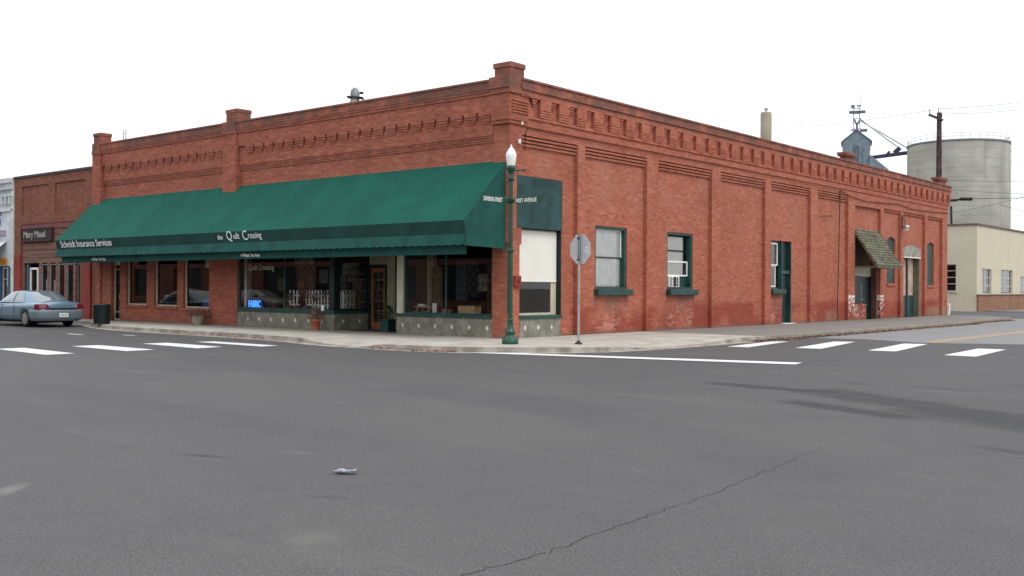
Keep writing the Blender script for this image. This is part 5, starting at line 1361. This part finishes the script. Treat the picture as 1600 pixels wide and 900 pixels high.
# ================================================================== GRAIN ELEVATOR HEADHOUSE
dE = 142.0
ec = CAMP + (cd + cr2*(1337.0-800)/1614.26)*dE; EX, EY = ec.x, ec.y
bxx, byy = (ec-CAMP).xy.normalized(); fx, fy = byy, -bxx
def E(u, v, z): return (EX+fx*u+bxx*v, EY+fy*u+byy*v, z-.5 if z > 1 else z)
EL = empty('grain_elevator', (EX, EY, 0), 'blue-grey gabled grain elevator headhouse with spouts above the roofline', 'grain elevator'); WOFF[EL.name] = Vector((EX, EY, 0))
q = MB(); hw, dp = 1.70, 2.2
prof = [(-hw, 0), (hw, 0), (hw, 20.3), (hw+.10, 21.2), (hw+.10, 22.4), (0, 23.75), (-hw-.12, 22.4), (-hw-.12, 21.2), (-hw, 20.6)]
fr = [E(u, -dp, z) for u, z in prof]; bk_ = [E(u, dp, z) for u, z in prof]
q.poly(fr); q.poly(list(reversed(bk_)))
for k in range(len(prof)): q.quad(fr[k], fr[(k+1) % len(prof)], bk_[(k+1) % len(prof)], bk_[k])
part('headhouse', q, M['metal_blue'], EL)
q = MB()
for s_ in (-1, 1):
    a, b_ = E(s_*(hw+.30), -dp-.15, 22.15), E(0, -dp-.15, 23.85); c_, d_ = E(0, dp+.15, 23.85), E(s_*(hw+.30), dp+.15, 22.15)
    q.quad(a, b_, c_, d_); q.quad(*[(p_[0], p_[1], p_[2]-.12) for p_ in (d_, c_, b_, a)]); q.quad(a, b_, (b_[0], b_[1], b_[2]-.12), (a[0], a[1], a[2]-.12))
part('roof', q, plain('dark_roof_metal', (.09, .12, .14), .6), EL)
q = MB(); q.poly([E(-.45, -dp-.05, 18.5), E(.35, -dp-.05, 18.5), E(.35, -dp-.05, 21.6), E(-.45, -dp-.05, 21.6)]); q.poly([E(.75, -dp-.04, 17.5), E(.83, -dp-.04, 17.5), E(.83, -dp-.04, 22.0), E(.75, -dp-.04, 22.0)])
part('door_panel', q, plain('slate_panel', (.10, .13, .155), .6), EL)
q = MB(); pr = [(hw, 20.3), (hw+2.4, 18.2), (hw+2.4, 0), (hw, 0)]
fr = [E(u, -dp*1.2, z) for u, z in pr]; bk_ = [E(u, dp*1.2, z) for u, z in pr]
q.poly(fr); q.poly(list(reversed(bk_)))
for k in range(4): q.quad(fr[k], fr[(k+1) % 4], bk_[(k+1) % 4], bk_[k])
part('lean_to', q, M['metal_blue'], EL)
q = MB()
for s_ in (-.45, .45): q.bar(E(s_, 0, 23.6), E(s_*.8, 0, 27.2), .09, .09)
for z_ in (24.2, 25.0, 25.6, 26.3, 27.0): q.bar(E(-.55, 0, z_), E(.55, 0, z_), .06, .07)
q.bar(E(-1.0, 0, 26.5), E(1.15, 0, 26.5), .5, .32); q.bar(E(-.75, 0, 27.3), E(-.25, 0, 27.3), .4, .35); q.bar(E(.0, 0, 27.35), E(.6, 0, 27.35), .3, .16)
q.bar(E(-.8, 0, 24.05), E(.3, 0, 24.05), .4, .10); q.bar(E(.5, 0, 23.95), E(1.4, 0, 23.95), .5, .35); q.bar(E(.5, 0, 27.4), E(.5, 0, 29.0), .03, .03)
q.bar(E(-.35, 0, 25.6), E(0, 0, 24.8), .25, .2); q.bar(E(.55, 0, 25.6), E(.1, 0, 24.8), .25, .2); q.bar(E(.05, 0, 24.9), E(.05, 0, 24.2), .22, .22)
part('leg_head', q, plain('grey_machinery', (.16, .16, .19), .6, .3), EL)
q = MB(); q.tube([E(.6, 0, 25.4), E(5.2, 0, 21.6)], .10, 6); q.tube([E(.6, .3, 25.3), E(7.05, 0, 21.0)], .10, 6); part('spout', q, M['steel'], EL)
q = MB(); q.bar(E(hw, 0, 20.15), E(7.3, 0, 20.75), .8, .42); q.bar(E(3.9, 0, 20.5), E(4.3, 0, 20.95), .3, .3); q.bar(E(4.9, 0, 20.7), E(5.6, 0, 21.4), .5, .6); part('catwalk', q, M['purple_steel'], EL)

# ================================================================== ROOF-TOP THINGS
c_ = CAMP + (cd + cr2*(1195.5-800)/1614.26)*46.0
q = MB(); q.lathe([(.245, 7.0), (.245, 9.38), (.225, 9.48)], (c_.x, c_.y, 0), 20)
RS = empty('roof_flue', (c_.x, c_.y, 7.0), 'tan round concrete flue on the roof behind the side parapet', 'chimney'); part('stack', q, plain('tan_concrete', (.36, .34, .24), .9, 0, .25, 1.2), RS)
q = MB(); q.tube([(c_.x, c_.y, 9.4), (c_.x, c_.y, 9.6)], .05, 8); q.lathe([(.08, 9.6), (.10, 9.66), (.04, 9.72)], (c_.x, c_.y, 0), 10); part('cap', q, M['steel'], RS)
c_ = CAMP + (cd + cr2*(553-800)/1614.26)*44.0
VX, VY = c_.x, c_.y
RV = empty('roof_ventilator', (VX, VY, 7.0), 'grey metal roof ventilator with platform above the front parapet', 'ventilator')
q = MB(); q.lathe([(.26, 7.0), (.26, 9.40), (.17, 9.60)], (VX, VY, 0), 16); part('stack', q, plain('tan_sheet', (.33, .34, .27), .7), RV)
q = MB(); q.lathe([(.19, 9.60), (.20, 9.80), (.17, 9.98), (.07, 10.10)], (VX, VY, 0), 16); part('cowl', q, plain('dull_zinc', (.22, .24, .27), .6, .4), RV)
q = MB(); q.bar(Vector((VX, VY, 9.70))-cr*.32, Vector((VX, VY, 9.66))+cr*.36, .5, .03); q.bar(Vector((VX, VY, 9.66))+cr*.34, Vector((VX, VY, 7))+cr*.34, .03, .03); q.bar(Vector((VX, VY, 9.88))+cr*.2, Vector((VX, VY, 9.88))+cr*.36, .08, .09)
part('platform', q, M['iron'], RV)
q = MB()
for k in (0, .22): q.tube([(-22.35+k, .6, 7.0), (-22.35+k, .6, 8.35)], .02, 6)
for k in range(6): q.tube([(-22.35, .6, 7.2+k*.2), (-22.13, .6, 7.2+k*.2)], .012, 5)
single('roof_ladder', q, M['steel'], 'small metal ladder top showing above the parapet beside the left pier', 'ladder', (-22.2, .6, 7.0))

# ================================================================== WALL FIXTURES
FL = empty('wall_light', (0, 32.66, 5.0), 'round floodlight on a short arm between the arched shutter and loading door', 'wall light')
q = MB(); q.tube([(-.02, 32.66, 5.45), (.10, 32.66, 5.45), (.22, 32.6, 5.05)], .02, 6); q.box(-.05, .04, 32.6, 32.72, 4.9, 5.6); part('bracket', q, M['iron'], FL)
q = MB(); q.lathe([(.06, .16), (.16, .08), (.20, 0.0), (.17, -.02)], (.26, 32.56, 4.92), 16); part('lamp_head', q, M['steel'], FL)
q = MB(); q.lathe([(.04, 0), (.14, -.02), (.10, -.12), (.02, -.15)], (.26, 32.56, 4.90), 14); part('lens', q, M['globe'], FL)
AL = empty('alarm_box', (.02, .2, 1.8), 'small red alarm box on the brick corner behind the lamp post', 'alarm box')
q = MB(); q.box(.0, .10, .13, .40, 1.66, 1.98); part('box', q, M['red_paint'], AL, .02)
q = MB(); q.box(.10, .115, .22, .31, 1.76, 1.86); part('call_point', q, plain('dark_red', (.15, .01, .01), .5), AL)
q = MB(); q.box(.03, .10, .27, .34, 5.84, 5.97); single('wall_sensor', q, M['white'], 'small white sensor box on the corner pier above the street lamp', 'sensor', (.03, .3, 5.83), bevel=.01)
IN = empty('cable_bracket', (.1, .0, 6.5), 'short steel cable bracket with white insulator below the corner cornice', 'bracket')
q = MB(); q.bar((.02, -.02, 6.52), (.02, .62, 6.40), .03, .04); part('arm', q, M['iron'], IN)
q = MB(); q.lathe([(.03, 0), (.045, .04), (.03, .09)], (.07, .42, 6.40), 8); part('insulator', q, M['globe'], IN)
def cable(pts, r_, lab, mat='black', cat='cable', sag=0, grp=None):
    P_ = [Vector(p) for p in pts]
    if len(P_) == 2 and sag:
        a, b_ = P_; P_ = [a.lerp(b_, k/16)-Vector((0, 0, sag*4*(k/16)*(1-k/16))) for k in range(17)]
    q = MB(); q.tube(P_, r_, 5); return single('cable', q, M[mat], lab, cat, tuple(P_[0]), grp)
cable([(.075, .7, 6.36), (.05, .62, 6.2), (.03, .60, 5.66)], .013, 'short black cable hanging from the cornice beside the corner pier')
cable([(.045, .75, 6.36), (.05, 6, 6.30), (.05, 13.5, 6.34), (.05, 20, 6.28), (.05, 24.15, 6.26)], .009, 'thin cable strung along the cornice over the sash windows', 'cable_red')
cable([(.05, 24.2, 6.28), (.045, 25.6, 6.08), (.045, 27.5, 5.99), (.045, 29.6, 6.06), (.045, 32.0, 6.14), (.045, 34.2, 6.02), (.045, 36.3, 6.04), (.045, 38.4, 6.10), (.045, 40.38, 6.18)], .02, 'thin cable drooping along the wall above the shingled hood', 'cable_red')
q = MB(); q.tube([(.03, 24.18, 6.28), (.03, 24.05, 3), (.03, 23.92, GZ)], .022, 6); single('downpipe', q, M['iron'], 'thin dark conduit running down the wall left of the shingled hood', 'pipe', (.03, 23.9, GZ))
q = MB(); q.tube([(-.13, 22.4, 4.98), (.0, 22.6, 5.0), (.0, 23.4, 5.03)], .02, 6); single('wall_hook', q, M['iron'], 'short iron bar fixed high on the wall left of the conduit', 'hook', (0, 22.4, 5))

# ================================================================== POLE AND WIRES
UP = empty('utility_pole', (-2.62, 47.2, 0), 'dark wooden utility pole rising behind the far end of the brick building', 'utility pole'); WOFF[UP.name] = Vector((-2.62, 47.2, 0))
q = MB(); q.tube([(-2.62, 47.2, 0), (-2.62, 47.2, 8), (-2.62, 47.2, 13.3)], [.22, .20, .15], 12); part('pole', q, M['pole_wood'], UP)
q = MB(); q.bar((-2.62, 47.0, 12.95)-0*cr if False else tuple(Vector((-2.62, 47.0, 13.02))-cr*.62+cd*-.0+Vector((0, 0, .12))), tuple(Vector((-2.62, 47.0, 12.95))+cr*.30+Vector((0, 0, -.18))), .12, .14); part('crossarm', q, M['pole_wood'], UP)
q = MB()
for u, z_ in ((-.58, 13.22), (0.0, 13.3), (.22, 12.95)):
    p_ = Vector((-2.62, 47.05, z_))+cr*u; q.tube([p_, p_+Vector((0, 0, .28))], .025, 6)
q.bar(Vector((-2.62, 47.0, 8.0))+cr*.16, Vector((-2.62, 47.0, 9.6))+cr*.16, .05, .05); q.bar(Vector((-2.62, 47.0, 10.6))+cr*.15, Vector((-2.62, 47.0, 10.75))+cr*.22, .1, .1)
part('insulators', q, M['iron'], UP)
def wp(px, py, d): return CAMP + (cd + cr2*(px-800)/1614.26 - cu2*(py-450)/1614.26)*d
WG = 'overhead wires over the side street'
far = [((1467, 170), 68, (1720, 137), 84, 'upper thin wire running right from the top of the utility pole'),
       ((1457, 172), 68, (1150, 205), 120, 'thin wire running left from the crossarm of the utility pole'),
       ((1474, 178), 68, (1720, 152), 84, 'second thin wire running right just below the pole top'),
       ((1474, 281), 68, (1720, 272), 84, 'wire crossing the silo just above the parapet end'),
       ((1474, 295), 68, (1720, 297), 84, 'wire crossing the lower silo above the black splice'),
       ((1420, 250), 72, (1720, 213), 84, 'faint wire crossing the upper silo'),
       ((1420, 262), 72, (1720, 232), 84, 'faint wire crossing the middle of the silo'),
       ((1480, 334), 68, (1720, 268), 84, 'thin wire rising to the right across the base of the silo'),
       ((1560, 318), 72, (1720, 352), 84, 'thin wire sloping down to the right of the silo')]
for (a, da, b_, db, lab) in far:
    cable([wp(*a, da), wp(*b_, db)], .012, lab, 'steel' if 'faint' in lab else 'iron', 'wire', .3, WG)
cable([wp(1482, 311, 62), wp(1500, 311, 62), wp(1720, 307, 70)], .018, 'thick black service cable with a splice leaving the brick building', 'black', 'wire', 0, WG)
q = MB(); q.tube([wp(1499, 311, 62), wp(1500, 311, 62), wp(1518.5, 311, 62), wp(1519.5, 311, 62)], [.04, .10, .10, .04], 8); single('cable_splice', q, M['black'], 'fat black splice case on the service cable in front of the silo', 'splice case', tuple(wp(1500, 311, 62)))
q = MB(); q.tube([(.0, 40.45, 6.92), (.35, 40.7, 6.92), (.5, 40.9, 7.0)], .07, 6); single('service_head', q, M['black'], 'small black service head at the far corner under the cornice', 'service head', (0, 40.45, 6.9))
q = MB(); q.bar(wp(1486, 322, 88), wp(1487, 350, 88)-Vector((0, 0, .9)), .14, .14); single('vent_pipe', q, M['iron'], 'thin dark upright pipe on the cream building roof in front of the silo', 'pipe', tuple(wp(1487, 350, 88)))

# ================================================================== LITTER ON THE ROAD
CR = empty('crushed_can', (12.36, -17.06, 0), 'flattened pale silver can lying on the asphalt', 'can')
q = MB(); N_ = 14; c0 = Vector((12.285, -17.11, .022)); c1 = Vector((12.435, -17.01, .034)); dd = (c1-c0).normalized(); sd2 = Vector((-dd.y, dd.x, 0)); vs = []
for i in range(7):
    t_ = i/6; c_ = c0.lerp(c1, t_); wv = .036*(.55+.6*math.sin(math.pi*(.2+.6*t_))); hv = .014+.010*math.sin(t_*7)
    for k in range(N_):
        a = 2*math.pi*k/N_; vs.append(c_ + sd2*wv*math.cos(a)*(1+.12*math.sin(3*a+i)) + Vector((0, 0, 1))*hv*math.sin(a))
q.add(vs, [(i*N_+k, i*N_+(k+1) % N_, (i+1)*N_+(k+1) % N_, (i+1)*N_+k) for i in range(6) for k in range(N_)], True); q.add(vs[:N_], [tuple(range(N_))]); q.add(vs[-N_:], [tuple(range(N_))])
part('can_body', q, plain('dull_aluminium', (.30, .33, .37), .4, .3, .5, 40), CR)
q = MB(); q.lathe([(.018, -.006), (.018, .006)], (12.272, -17.12, .022), 12); part('can_end', q, M['steel'], CR)

# ================================================================== ACROSS THE STREET (seen in the shop windows)
OB = empty('opposite_building', (-20, -24, 0), 'long plain brick building across the street, mirrored dimly in the shop glass', 'building'); WOFF[OB.name] = Vector((-20, -24, 0))
hol = [(-80+6*k, -76+6*k, .8, 3.0) for k in range(11)]
q = MB(); wallgrid(q, 'y', -24.0, -24.4, -82, -12, 0, 7.0, hol); part('wall', q, M['brick_far'], OB)
q = MB(); q.box(-82, -12, -40, -24.4, 6.5, 7.0); part('roof', q, M['roofing'], OB)
for (a, b_, z0, z1) in hol:
    q = MB(); q.box(a, b_, -24.3, -24.2, z0, z1); part('window', q, M['green_black'], OB)
